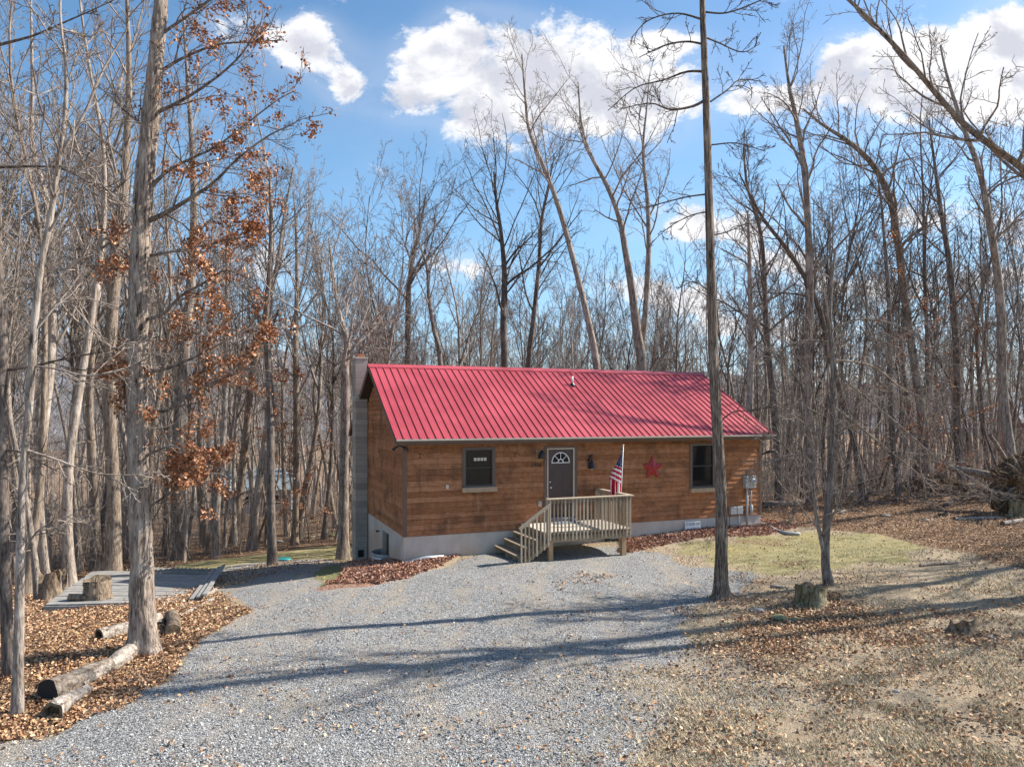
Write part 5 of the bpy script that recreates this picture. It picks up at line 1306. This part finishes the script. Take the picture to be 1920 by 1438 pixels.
# far woods beyond the counted trees: one mass
def far_woods():
    r = np.random.default_rng(66); N = 900; y = r.uniform(60, 150, N); x = y * r.uniform(-.85, .85, N); z = gz(x, y)
    h = r.uniform(13, 20, N); rad = r.uniform(.07, .19, N); n = 7; t = np.linspace(0, 1, n)
    P = np.zeros((N, n, 3)); P[:, :, 0] = x[:, None] + np.cumsum(r.normal(size=(N, n)) * .22, 1); P[:, :, 1] = y[:, None]; P[:, :, 2] = z[:, None] + h[:, None] * t - .3
    Rr = rad[:, None] * (1 - .85 * t); parts = [tubes(P, Rr, 4)]
    a = grow(r, P, Rr, 9, .3, .98, .34, (25, 50), 5, .12, .08, .5, .02); parts.append(tubes(*a, 3))
    b_ = grow(r, *a, 5, .25, 1, .5, (22, 50), 3, .15, .05, .55, .013); parts.append(tubes(*b_, 3))
    c = grow(r, *b_, 4, .2, 1, .6, (22, 50), 3, .15, .05, .55, .010); parts.append(tubes(*c, 3))
    V, Q = jn(parts); o = obj('far_woods', np_mesh('far_woods', V, Q), M['twig']); tag(o, 'dense far off bare woods reading as one grey brown mass', 'woods', kind='stuff')
far_woods()
def brush():
    r = np.random.default_rng(67); N = 3600
    y = r.uniform(25, 60, N); x = y * r.uniform(-.8, .8, N)
    hx = (x - HO[0]) * cT + (y - HO[1]) * sT; hy = -(x - HO[0]) * sT + (y - HO[1]) * cT
    m_, _, gr, _, _ = masks(x, y)
    k = ~((hx > -4) & (hx < L + 1.5) & (hy < Wd + 2.5)) & (gr < .1) & ~((x > 2) & (y < 26.5 + .2 * x)) & ~((x > -12) & (x < 0) & (y < 29)); x, y = x[k], y[k]; N = len(x); z = gz(x, y)
    h = r.uniform(.5, 3.0, N); n = 5; t = np.linspace(0, 1, n); P = np.zeros((N, n, 3)); P[:, :, 0] = x[:, None] + np.cumsum(r.normal(size=(N, n)) * .09, 1) * h[:, None] * .5; P[:, :, 1] = y[:, None] + np.cumsum(r.normal(size=(N, n)) * .06, 1); P[:, :, 2] = z[:, None] + h[:, None] * t - .05
    Rr = (.008 + .008 * r.random(N))[:, None] * (1 - .7 * t); parts = [tubes(P, Rr, 3)]
    a = grow(r, P, Rr, 6, .2, 1, .38, (25, 65), 4, .2, .03, .6, .005); parts.append(tubes(*a, 3)); b_ = grow(r, *a, 2, .2, 1, .5, (25, 60), 3, .2, .02, .6, .004); parts.append(tubes(*b_, 3))
    V, Q = jn(parts); o = obj('undergrowth', np_mesh('undergrowth', V, Q), M['twig']); tag(o, 'bare twiggy undergrowth on the floor of the woods', 'undergrowth', kind='stuff')
brush()

# ------------------------------------------------------------------ stumps, logs, mounds
def log(name, label, A, B, r0, r1, m='deadwood', hollow=False, bend=.05, seed=1, cat='log', group=None, k=18, endm='endgrain', bark_rough=.12):
    r = np.random.default_rng(seed); A = np.array(A, float); B = np.array(B, float); n = 26; t = np.linspace(0, 1, n)
    P = A + (B - A) * t[:, None]; side = nrm_(np.cross(B - A, [0, 0, 1])); ph = r.uniform(0, 6); P = P + side * (bend * np.sin(t * 5 + ph) * np.linalg.norm(B - A))[:, None] * .3
    R2 = r0 + (r1 - r0) * t; V, Q = tubes(P[None], R2[None], k); V = V.reshape(n, k, 3)
    a = np.arange(k) / k * 10; nz = 1 + bark_rough * 2 * (fbm(np.repeat(a[None], n, 0), np.repeat(t[:, None] * np.linalg.norm(B - A) * 3, k, 1), seed) - .5)
    V = P[:, None] + (V - P[:, None]) * nz[:, :, None]
    e = empty(name, tuple(A)); tag(e, label, cat, group)
    obj('log_body' if cat == 'log' else 'wood', np_mesh('b', V.reshape(-1, 3) - A, Q), M[m], e)
    for ii, s in ((0, 1), (n - 1, -1)):
        if hollow and ii == 0:
            rim = V[0]; inn = P[0] + (rim - P[0]) * .72; dp = inn + (P[3] - P[0]) * 1.2
            Vv = np.vstack([rim, inn, dp, [P[0] + (P[3] - P[0]) * 1.2]]) - A; j = np.arange(k); j2 = (j + 1) % k
            F4 = np.vstack([np.c_[j, j2, k + j2, k + j], np.c_[k + j, k + j2, 2 * k + j2, 2 * k + j]]); F5 = np.c_[2 * k + j, 2 * k + j2, np.full(k, 3 * k), np.full(k, 3 * k)]
            mb = MB(); mb.v = [tuple(q) for q in Vv]; mb.c = [(1, 1, 1)] * len(mb.v); mb.f = [tuple(q) for q in F4] + [tuple(q[:3]) for q in F5]; mb.build('cut_end', M[endm], e)
        else:
            mb = MB(); c = P[ii]; rim = V[ii]
            mb.v = [tuple(q - A) for q in rim] + [tuple(c - A)]; mb.c = [(1, 1, 1)] * (k + 1); mb.f = [(j, (j + 1) % k, k) for j in range(k)]; mb.build('cut_end', M[endm], e)
    return e
def stump(label, px, py, wpx, hpx, m='bark', seed=1, tilt=0, group=None, hole=True, flare=.5, rag=.3, base=None):
    b = G(px, py) if base is None else np.array(base); D = b[1]; R0 = wpx / 2 / F * D; H = hpx / F * D; r = np.random.default_rng(seed); k = 40; n = 22; t = np.linspace(0, 1, n)
    a = np.arange(k) * 2 * np.pi / k; A, T = np.meshgrid(a, t); w = 1 + flare * np.exp(-T * 4.5) * (1 + .6 * np.sin(A * 5 + seed) + .3 * np.sin(A * 3)) + .16 * (fbm(A / 6.283 * 14, T * 2.5, seed) - .5) * 2
    w[:, -4:] = w[:, -4:] * .8 + w[:, :4] * .2
    V = np.stack([R0 * w * np.cos(A), R0 * w * np.sin(A), H * T * (1 + rag * T * (vn(A / 6.283 * 9, T * 0, seed) - .5)) - .06], -1)
    i = (np.arange(n - 1)[:, None] * k + np.arange(k)[None]); i2 = np.arange(n - 1)[:, None] * k + (np.arange(k)[None] + 1) % k
    e = empty('tree_stump', tuple(b)); tag(e, label, 'stump', group)
    obj('stump_body', np_mesh('s', V.reshape(-1, 3), np.stack([i, i2, i2 + k, i + k], -1).reshape(-1, 4)), M[m], e)
    top = V[-1]; mb = MB(); rings = 5
    for q in range(rings + 1):
        f = 1 - q / rings; c = np.array([0, 0, top[:, 2].mean()]); 
        for j in range(k):
            p = c + (top[j] - c) * f; z = top[j][2] * f + c[2] * (1 - f) - (.0 if not hole else .35 * H * (1 - f) ** 1.2) + .02 * H * math.sin(j * 2.3 + q * 4) * (f < 1)
            mb.v.append((p[0], p[1], z)); mb.c.append((1, 1, 1))
    for q in range(rings):
        for j in range(k): mb.f.append((q * k + j, q * k + (j + 1) % k, (q + 1) * k + (j + 1) % k, (q + 1) * k + j))
    mb.build('stump_top', M['endgrain'], e); e.rotation_euler = (tilt, 0, 0); return e, b
M['stumpbark'] = bark('stump_bark', (0.03, 0.022, 0.016), (0.17, 0.12, 0.085), (0.37, 0.29, 0.21), .22, 12, .06, .2, False)
M['mossbark'] = bark('mossy_bark', (0.03, 0.03, 0.016), (0.15, 0.13, 0.075), (0.34, 0.30, 0.20), .3, 10, .05, .2, False)
stump('mossy flat topped tree stump at the foot of the small forked tree', 1520, 1134, 52, 42, 'mossbark', 3, flare=.42)
stump('low broken rotten stump in the grass at the right', 1806, 1182, 44, 26, 'stumpbark', 5, rag=.9)
stump('dark hollow stump below the upturned root plate at the right edge', 1908, 968, 26, 32, 'mossbark', 6, rag=.3)
stump('little sawn stump with a stick leaning on it among the leaves', 1768, 968, 17, 10, 'stumpbark', 7)
stump('tall split dark stump at the left end of the grey platform', 95, 1124, 36, 46, 'stumpbark', 8, rag=.6)
stump('pale splinter stump beside the tall split stump', 120, 1118, 13, 40, 'deadwood', 9, rag=.9, flare=.2)
a = G(1770, 965)
log('stick', 'straight pale stick leaning on the little sawn stump', PX(1728, 936, a[1] + .3), a + (0, 0, .2), .015, .015, seed=3, cat='stick', k=8)
# old platform
def platform():
    c = [G(84, 1146), G(362, 1126), G(402, 1083), G(176, 1084)]
    z = max(q[2] for q in c[:2]) + .06
    e = empty('wooden_platform', tuple(c[0])); tag(e, 'old grey board platform lying flat on the ground at left', 'platform')
    P = [np.array([q[0], q[1], max(q[2] + .08, -1.3)]) - c[0] for q in c]; n = 17
    # keep the boards in one plane
    Mx = np.array([[p[0], p[1], 1] for p in P]); co = np.linalg.lstsq(Mx, np.array([p[2] for p in P]) - .0, rcond=None)[0]
    pl = lambda x, y: co[0] * x + co[1] * y + co[2]
    mb = MB(); r = random.Random(3)
    for i in range(n):
        f0, f1 = (i + .04) / n, (i + .96) / n; a0 = P[0] + (P[3] - P[0]) * f0; a1 = P[0] + (P[3] - P[0]) * f1; b0 = P[1] + (P[2] - P[1]) * f0; b1 = P[1] + (P[2] - P[1]) * f1
        ex = r.uniform(-.03, .05); d = (b0 - a0) / np.linalg.norm(b0 - a0); a0 = a0 - d * ex; a1 = a1 - d * ex; w = r.uniform(-.006, .006)
        Q = [a0, b0, b1, a1]; mb.hexa([(q[0], q[1], pl(q[0], q[1]) - .035 + w) for q in Q] + [(q[0], q[1], pl(q[0], q[1]) + w) for q in Q])
    mb.build('boards', M['greywood'], e)
    mb = MB()
    for a_, b_ in ((0, 1), (1, 2), (2, 3), (3, 0)):
        mb.beam((P[a_][0], P[a_][1], pl(P[a_][0], P[a_][1]) - .10), (P[b_][0], P[b_][1], pl(P[b_][0], P[b_][1]) - .10), .05, .12)
    mb.build('frame', M['greywood'], e)
    def up(i, dz=0): return Vector((P[i][0], P[i][1], pl(P[i][0], P[i][1]) + dz))
    # collapsed railing along right and back edges
    A = up(1, .04).lerp(up(2, .04), -.05); B = up(1, .04).lerp(up(2, .04), 1.0)
    for s, h in ((0, .05), (.16, .10), (.30, .16)):
        mb = MB(); mb.beam(A + Vector((s, 0, h)), B + Vector((s, 0, h + .05)), .10, .035); mb.build('fallen_rail', M['greywood'], e)
    A = up(3, .06).lerp(up(2, .06), .50); B = up(3, .06).lerp(up(2, .06), .99)
    mb = MB(); mb.beam(A, B, .07, .05); mb.beam(A + Vector((0, -.45, .05)), B + Vector((0, -.45, .05)), .07, .05); mb.build('fallen_rail', M['greywood'], e)
    for i in range(15):
        q = A.lerp(B, (i + .5) / 15); mb = MB(); mb.beam(q + Vector((0, .03, .07)), q + Vector((.02, -.5, .10)), .038, .038); mb.build('baluster', M['greywood'], e)
    zz = pl(*(G(182, 1132) - c[0])[:2]) + c[0][2]
    bb = G(182, 1131); stump('wide hollow rotten stump section standing on the grey platform', 0, 0, 46, 36, 'stumpbark', 12, flare=.12, base=(bb[0], bb[1], zz + .07))
    w0 = PX(130, 1133, bb[1] - .25); w1 = PX(163, 1131, bb[1] - .25); w0[2] = w1[2] = zz + .09
    log('short_log', 'short split red brown log lying on the front of the grey platform', w0, w1, .085, .08, 'stumpbark', seed=8)
platform()
def glog(label, a, b, r0, r1, **k):
    A = G(*a) + (0, 0, r0 * .6); B = G(*b) + (0, 0, r1 * .6); return log('fallen_log', label, A, B, r0, r1, **k)
glog('hollow grey log lying behind the shaggy oak with a dark open end', (186, 1200), (300, 1166), .125, .115, hollow=True, seed=4)
glog('short dark log end facing the drive just right of the shaggy oak', (327, 1192), (322, 1160), .13, .12, m='stumpbark', seed=5)
glog('long thin pale log pointing up to the corner of the platform', (300, 1172), (400, 1108), .05, .05, seed=6, k=10)
glog('peeled pale pole beside the long thin log by the platform', (340, 1158), (398, 1125), .04, .05, seed=7, k=10)
glog('large weathered log with a black end in the lower left leaves', (88, 1314), (205, 1258), .175, .12, seed=11, endm='interior', bark_rough=.38)  # end disc coloured near black
glog('second weathered log with a hollow end in front of the black ended log', (96, 1350), (165, 1300), .15, .08, hollow=True, seed=12, bark_rough=.42)
glog('broken grey root slab lying against the base of the shaggy oak', (150, 1290), (250, 1228), .10, .13, seed=13, bark_rough=.5)
glog('dark fallen log lying across the woods floor past the right house corner', (1432, 952), (1528, 944), .15, .13, m='bark_dark', seed=14)
glog('long fallen trunk on the ground behind the small forked tree', (1572, 932), (1745, 915), .14, .11, m='bark', seed=15)
glog('thin crooked fallen branch below the low dirt mound', (1772, 950), (1832, 924), .07, .05, m='bark_dark', seed=16)
glog('short pale log behind the fork of the young tree', (1556, 965), (1582, 962), .10, .10, seed=17)
glog('fallen branch lying at the edge of the left lawn below the woods', (455, 1018), (550, 1016), .05, .04, seed=18)
glog('long dry branch on the leaves left of the chimney', (470, 1020), (640, 1000), .035, .03, seed=19, k=8)
for i, (a, b, r0, lab) in enumerate([((1600, 940), (1680, 945), .05, 'thin broken branch in the leaves left of the curved tree'), ((1640, 925), (1735, 938), .05, 'dead branch heaped at the foot of the curved tree'), ((1430, 925), (1500, 932), .06, 'dead branch lying past the corner of the house'),
        ((1790, 975), (1880, 972), .06, 'grey root lying below the hollow stump'), ((1880, 985), (1919, 978), .09, 'pale mossy log at the right edge under the root plate'), ((1650, 915), (1720, 900), .04, 'thin dead branch behind the curved tree'),
        ((1445, 1100), (1478, 1104), .04, 'short dark stick beside the mossy stump'), ((925, 1366), (975, 1358), .018, 'short brown stick lying on the gravel near the viewer'), ((1725, 1062), (1795, 1056), .04, 'half buried plank edge in the grass at right'), ((560, 1012), (600, 1006), .07, 'short grey log on the leaves beyond the left lawn')]):
    glog(lab, a, b, r0, r0 * .8, seed=30 + i, k=8, m='bark' if i % 2 else 'deadwood')
def lump(name, label, c, rx, ry, rz, m, cat, seed=1, am=.5, fr=2.2, group=None, n=40, rot=0):
    r = np.random.default_rng(seed); a = np.linspace(0, 2 * np.pi, n + 1)[:-1]; p = np.linspace(-np.pi / 2, np.pi / 2, n // 2); A, P_ = np.meshgrid(a, p)
    x, y, z = np.cos(P_) * np.cos(A), np.cos(P_) * np.sin(A), np.sin(P_)
    nz = 1 + am * (fbm(x * fr + 5 + z, y * fr + 7 + z * 1.3, seed, 5) + fbm(x * fr + z * fr, z * fr + 3, seed + 9, 5) - 1)
    V = np.stack([x * rx * nz, y * ry * nz, z * rz * nz], -1); h = len(p)
    if rot: V = V @ np.array([[math.cos(rot), math.sin(rot), 0], [-math.sin(rot), math.cos(rot), 0], [0, 0, 1]])
    i = np.arange(h - 1)[:, None] * n + np.arange(n)[None]; i2 = np.arange(h - 1)[:, None] * n + (np.arange(n)[None] + 1) % n
    me = np_mesh(name, V.reshape(-1, 3), np.stack([i, i2, i2 + n, i + n], -1).reshape(-1, 4)); return me
def rootplate(label, c, rx, ry, rz, nroots, trunkdir, tr, seed, am=.6):
    e = empty('root_plate', tuple(c)); tag(e, label, 'uprooted tree'); r = np.random.default_rng(seed)
    obj('soil', lump('soil', '', c, rx, ry, rz, None, '', seed, am, 2.6, n=90), M['dirt'], e, (0, 0, rz * .75))
    m_ = nroots; ang = r.uniform(0, 2 * np.pi, m_); st = np.stack([np.cos(ang) * rx * .6, r.normal(size=m_) * ry * .4 - ry * .3, np.sin(ang) * rz * .6 + rz * .75], 1)
    d = nrm_(np.stack([np.cos(ang), r.normal(size=m_) * .3 - .3, np.sin(ang)], 1)); P = np.empty((m_, 7, 3)); P[:, 0] = st
    for q in range(1, 7): d = nrm_(d + r.normal(size=(m_, 3)) * .22); P[:, q] = P[:, q - 1] + d * (.13 * rz)
    Rr = np.linspace(.045, .010, 7)[None] * r.uniform(.6, 1.2, (m_, 1)); a = (P, Rr); b_ = grow(r, P, Rr, 4, .2, 1, .5, (25, 70), 4, .3, 0, .5, .007)
    V, Q = jn([tubes(P, Rr, 6), tubes(*b_, 4)]); obj('roots', np_mesh('roots', V, Q), M['bark'], e)
    t = np.array(trunkdir, float); pts, rd = resample([np.array([0, .2, rz * .8]), np.array([0, .2, rz * .8]) + t * .5, np.array([0, .2, rz * .7]) + t], [tr, tr * .9, tr * .7], 14)
    V, Q = tubes(pts[None], rd[None], 14); obj('trunk', np_mesh('trunk', V, Q), M['deadwood'], e)
    return e
c = G(1912, 962); rootplate('large upturned root plate of soil and roots at the right edge', c + (.45, .3, 0), 1.15, .5, 1.12, 60, (-1.0, 2.4, .5), .16, 5)
c = G(1752, 932); rootplate('low dirt mound of an uprooted trunk right of the curved tree', c + (.45, .5, 0), 1.1, .6, .45, 34, (1.3, -.5, .12), .15, 8)
q = G(1905, 900); log('broken_limb', 'grey broken limb sticking up behind the root plate', PX(1898, 880, 25.6), PX(1856, 816, 25.2), .10, .055, seed=44, cat='log')
# brush pile of dead sticks between the mounds
def sticks():
    r = np.random.default_rng(5); N = 330; P = np.empty((N, 5, 3))
    for i in range(N):
        b = G(r.uniform(1560, 1890), r.uniform(905, 950)); b[2] += r.uniform(.02, .32); d = nrm_(np.array([r.normal(), r.normal() * .5, r.normal() * .25])); P[i, 0] = b
        for q in range(1, 5): d = nrm_(d + r.normal(size=3) * .15); P[i, q] = P[i, q - 1] + d * .28
    Rr = np.linspace(.022, .008, 5)[None] * r.uniform(.5, 1.3, (N, 1)); a = grow(r, P, Rr, 3, .2, 1, .5, (25, 60), 3, .2, 0, .6, .006)
    V, Q = jn([tubes(P, Rr, 5), tubes(*a, 3)]); tag(obj('fallen_sticks', np_mesh('fallen_sticks', V, Q), M['bark']), 'litter of dead sticks on the woods floor around the dirt mound', 'sticks', kind='stuff')
sticks()
for i, (px, py, s, lab, m) in enumerate([(1662, 968, .11, 'pale rounded stone among the leaves left of the little sawn stump', 'stone'), (1738, 976, .09, 'small grey stone in front of the little sawn stump', 'stone'), (1420, 1146, .11, 'flat grey stone left of the mossy stump', 'stone'), (1462, 1160, .12, 'mossy stone in the leaves below the mossy stump', 'moss'),
      (1488, 1163, .08, 'yellow lichen stone right of the mossy stone', 'moss'), (1680, 1296, .04, 'little white stone in the near grass', 'stone'), (628, 1006, .28, 'green mossy boulder in the leaves left of the chimney', 'moss'), (1572, 963, .16, 'pale boulder behind the small forked tree', 'stone'), (1860, 1196, .07, 'grey stone right of the broken stump', 'stone'), (525, 1016, .12, 'pale stone at the far edge of the left lawn', 'stone'), (1420, 985, .10, 'tan stone beside the conduit at the foundation', 'stone')]):
    b = G(px, py); me = lump('stone', '', b, s * 1.3, s, s * .55, None, '', 50 + i, .5, 1.5, n=24); o = obj('stone', me, M[m], None, tuple(b + (0, 0, s * .15))); tag(o, lab, 'stone')
b = G(532, 1049); mb = MB(); mb.lathe((0, 0, 0), [(0, .05), (.22, .045), (.30, .03), (.33, 0), (.31, -.01)], 28); o = mb.build('plastic_lid', M['teal'], None, True); o.location = tuple(b + (0, 0, .02)); tag(o, 'round teal plastic lid lying on the left lawn', 'lid')

# ------------------------------------------------------------------ two buildings far in the trees
def far_house(label, x, y, w, d, h, rh, wall, roofm, rz, nwin=2):
    e = empty('distant_house', (x, y, g1(x, y)), rz); tag(e, label, 'house')
    mb = MB(); mb.box(-w / 2, w / 2, -d / 2, d / 2, -1, h); mb.poly([(-w / 2, -d / 2, h), (-w / 2, d / 2, h), (-w / 2, 0, h + rh)][::-1]); mb.poly([(w / 2, -d / 2, h), (w / 2, d / 2, h), (w / 2, 0, h + rh)]); mb.build('wall', wall, e)
    mb = MB()
    for s in (-1, 1):
        p = [(-w / 2 - .4, s * (d / 2 + .4), h - rh * .8 / d + .0), (w / 2 + .4, s * (d / 2 + .4), h - rh * .8 / d), (w / 2 + .4, 0, h + rh + .02), (-w / 2 - .4, 0, h + rh + .02)]
        qq = [(a_, b_, c_ + .12) for a_, b_, c_ in p]; mb.hexa(p + qq if s < 0 else [p[1], p[0], p[3], p[2], qq[1], qq[0], qq[3], qq[2]])
    mb.build('roof', roofm, e)
    for i in range(nwin):
        xx = -w / 2 + w * (i + .5) / nwin; f = MB(); f.box(xx - .55, xx + .55, -d / 2 - .05, -d / 2 - .001, h * .35, h * .8); wi = f.build('window', M['white'], e)
        g = MB(); g.box(xx - .45, xx + .45, -d / 2 - .06, -d / 2 - .051, h * .39, h * .76); g.build('pane', M['glass'], wi)
far_house('distant pale grey house with blue grey roof seen through the left woods', -23.5, 68, 5.5, 5, 2.4, 1.5, M['farwall'], M['farroof'], .25, 2)
far_house('distant dark red building glimpsed through the trees at the right edge', 50, 64, 10, 7, 4.6, 2.4, M['barn'], M['farwall'], -.3, 3)

# ------------------------------------------------------------------ ground scatter
def scatter():
    r = np.random.default_rng(12)
    def pts(n, y0, y1, pw=2.0):
        u = r.random(n); y = (y0 ** (1 - pw) + u * (y1 ** (1 - pw) - y0 ** (1 - pw))) ** (1 / (1 - pw)); x = y * r.uniform(-.76, .76, n); return x, y
    LC = np.array([(.46, .27, .14), (.56, .36, .20), (.36, .19, .10), (.26, .13, .07), (.62, .44, .28), (.17, .09, .05), (.50, .30, .15)])
    x, y = pts(540000, 7.2, 34, 1.6); g, mu, gr, mo, lf = masks(x, y)
    hx = (x - HO[0]) * cT + (y - HO[1]) * sT; hy = -(x - HO[0]) * sT + (y - HO[1]) * cT; inside = (hx > -.45) & (hx < L) & (hy > 0) & (hy < Wd)
    cl = fbm(x * 1.1, y * 1.1, 31)
    pr = np.clip(lf * 1.0, 0, 1) * .36 + .06 * ss(cl, .45, .7) + .010 * (x > 1); pr = pr * (1 - .93 * g * (lf < .5)) * (1 - .8 * mu)
    pr = np.where(gr > .5, pr * .35 + .01, pr); pr = np.maximum(pr, .012 * (fbm(x * .8 + 3, y * 1.3, 55) > .5)); k = (r.random(len(x)) < pr) & ~inside
    x, y = x[k], y[k]; p = np.c_[x, y, gz(x, y) + .02 + .03 * r.random(len(x))]
    me = leafmesh(r, p, .050, np.clip(LC * 1.14 + .02, 0, 1), .62)
    tag(obj('fallen_leaves', me, M['vcol']), 'brown fallen leaves strewn over the ground', 'leaves', kind='stuff')
    # gravel stones
    x, y = pts(110000, 6.8, 16, 2.3); g, mu, gr, mo, lf = masks(x, y); k = (r.random(len(x)) < g * .9 * (1 - .75 * ss(fbm(x * .6, y * 1.0, 61), .48, .62))); x, y = x[k], y[k]; n = len(x)
    s = .007 + .012 * r.random(n) ** 2; z = gz(x, y) + s * .25
    o6 = np.array([(1, 0, 0), (0, 1, 0), (-1, 0, 0), (0, -1, 0), (0, 0, 1), (0, 0, -.6)], float)
    a = r.uniform(0, 6.28, n); ca, sa = np.cos(a), np.sin(a); sc = s[:, None] * np.stack([r.uniform(.8, 1.5, n), r.uniform(.6, 1.1, n), r.uniform(.45, .9, n)], 1)
    q = o6[None] * sc[:, None]; jit = r.normal(size=q.shape) * s[:, None, None] * .22; q = q + jit
    V = np.stack([x[:, None] + q[..., 0] * ca[:, None] - q[..., 1] * sa[:, None], y[:, None] + q[..., 0] * sa[:, None] + q[..., 1] * ca[:, None], z[:, None] + q[..., 2]], -1)
    b = np.arange(n)[:, None] * 6; T = np.concatenate([b + np.array([t]) for t in ((0, 1, 4), (1, 2, 4), (2, 3, 4), (3, 0, 4), (1, 0, 5), (2, 1, 5), (3, 2, 5), (0, 3, 5))], 0)
    v = r.choice([.18, .28, .36, .43, .52, .64], n, p=[.14, .22, .26, .22, .12, .04])[:, None] * r.uniform(.85, 1.15, (n, 1)); c = np.repeat(np.clip(v * np.array([[1.05, 1.03, 1.0]]) , 0, .9), 6, 0)
    tag(obj('gravel', np_mesh('gravel', V.reshape(-1, 3), T, False, c), M['pebble']), 'loose grey gravel stones on the drive', 'gravel', kind='stuff')
    # dry grass blades
    x, y = pts(420000, 6.8, 27, 2.0); g, mu, gr, mo, lf = masks(x, y); cl = fbm(x * 1.7, y * 1.7, 40)
    pr = (1 - g) * (1 - mu) * (1 - lf * .80) * ss(cl, .30, .6) * .9 + .03 * (g > .3) * ss(cl, .5, .7); pr = np.where(x < -1.5, np.where(gr > .5, .6, .01 * (g < .5)), pr)
    hx = (x - HO[0]) * cT + (y - HO[1]) * sT; hy = -(x - HO[0]) * sT + (y - HO[1]) * cT; inside = (hx > -.45) & (hx < L) & (hy > 0) & (hy < Wd)
    k = (r.random(len(x)) < pr) & ~inside; x, y, gr = x[k], y[k], gr[k]; n = len(x); z = gz(x, y)
    h = r.uniform(.02, .065, n) * np.where(gr > .5, .6, 1); a = r.uniform(0, 6.28, n); ln = h * r.uniform(.4, 1.6, n); wd = r.uniform(.0025, .005, n) * (1 + y / 14)
    b0 = np.c_[x - np.sin(a) * wd, y + np.cos(a) * wd, z]; b1 = np.c_[x + np.sin(a) * wd, y - np.cos(a) * wd, z]; tp = np.c_[x + np.cos(a) * ln, y + np.sin(a) * ln, z + h]
    V = np.stack([b0, b1, tp], 1); T = np.arange(n * 3).reshape(n, 3)
    C1 = np.array([(.62, .51, .36), (.52, .41, .28), (.72, .62, .48), (.46, .39, .25), (.36, .33, .17), (.42, .30, .20)]); w = r.integers(0, 6, n); c = C1[w] * r.uniform(.75, 1.2, (n, 1)); gk = gr > .5; c[gk] = (c[gk] * .75 + np.array([.30, .31, .12]) * .32)
    tag(obj('dry_grass', np_mesh('dry_grass', V.reshape(-1, 3), T, False, np.repeat(np.clip(c, 0, 1), 3, 0)), M['vcol']), 'short dry winter grass over the clearing', 'grass', kind='stuff')
    # mulch chips
    x, y = pts(260000, 17, 27, 1.01); g, mu, gr, mo, lf = masks(x, y); hx = (x - HO[0]) * cT + (y - HO[1]) * sT; hy = -(x - HO[0]) * sT + (y - HO[1]) * cT; inside = (hx > 0) & (hx < L) & (hy > 0) & (hy < Wd)
    k = (mu > .45) & ~inside; x, y = x[k], y[k]; p = np.c_[x, y, gz(x, y) + .05 + .02 * r.random(len(x))]
    tag(obj('mulch_chips', leafmesh(r, p, .065, np.array([(.44, .23, .155), (.34, .17, .11), (.58, .38, .28), (.22, .10, .065), (.50, .29, .20)]), .5), M['vcol']), 'red wood chip mulch beside the foundation', 'mulch', kind='stuff')
scatter()

ORD = ['leftmost', 'second', 'third', 'fourth', 'fifth', 'sixth', 'seventh', 'eighth', 'ninth']
by = {}
for o in bpy.data.objects:
    if o.parent is None and 'label' in o: by.setdefault(o['label'], []).append(o)
for lab, os_ in by.items():
    if len(os_) > 1:
        os_.sort(key=lambda o: o.location.x / max(o.location.y, .1))
        for i, o in enumerate(os_[:9]):
            o['label'] = lab + (', leftmost' if i == 0 else ', %s from left' % ORD[i])
for o in bpy.data.objects:
    if 'label' in o and len(o['label'].split()) > 16: o['label'] = o['label'].replace('grey brown ', 'brown ')
print('objects', len(bpy.data.objects), 'woods', cnt)
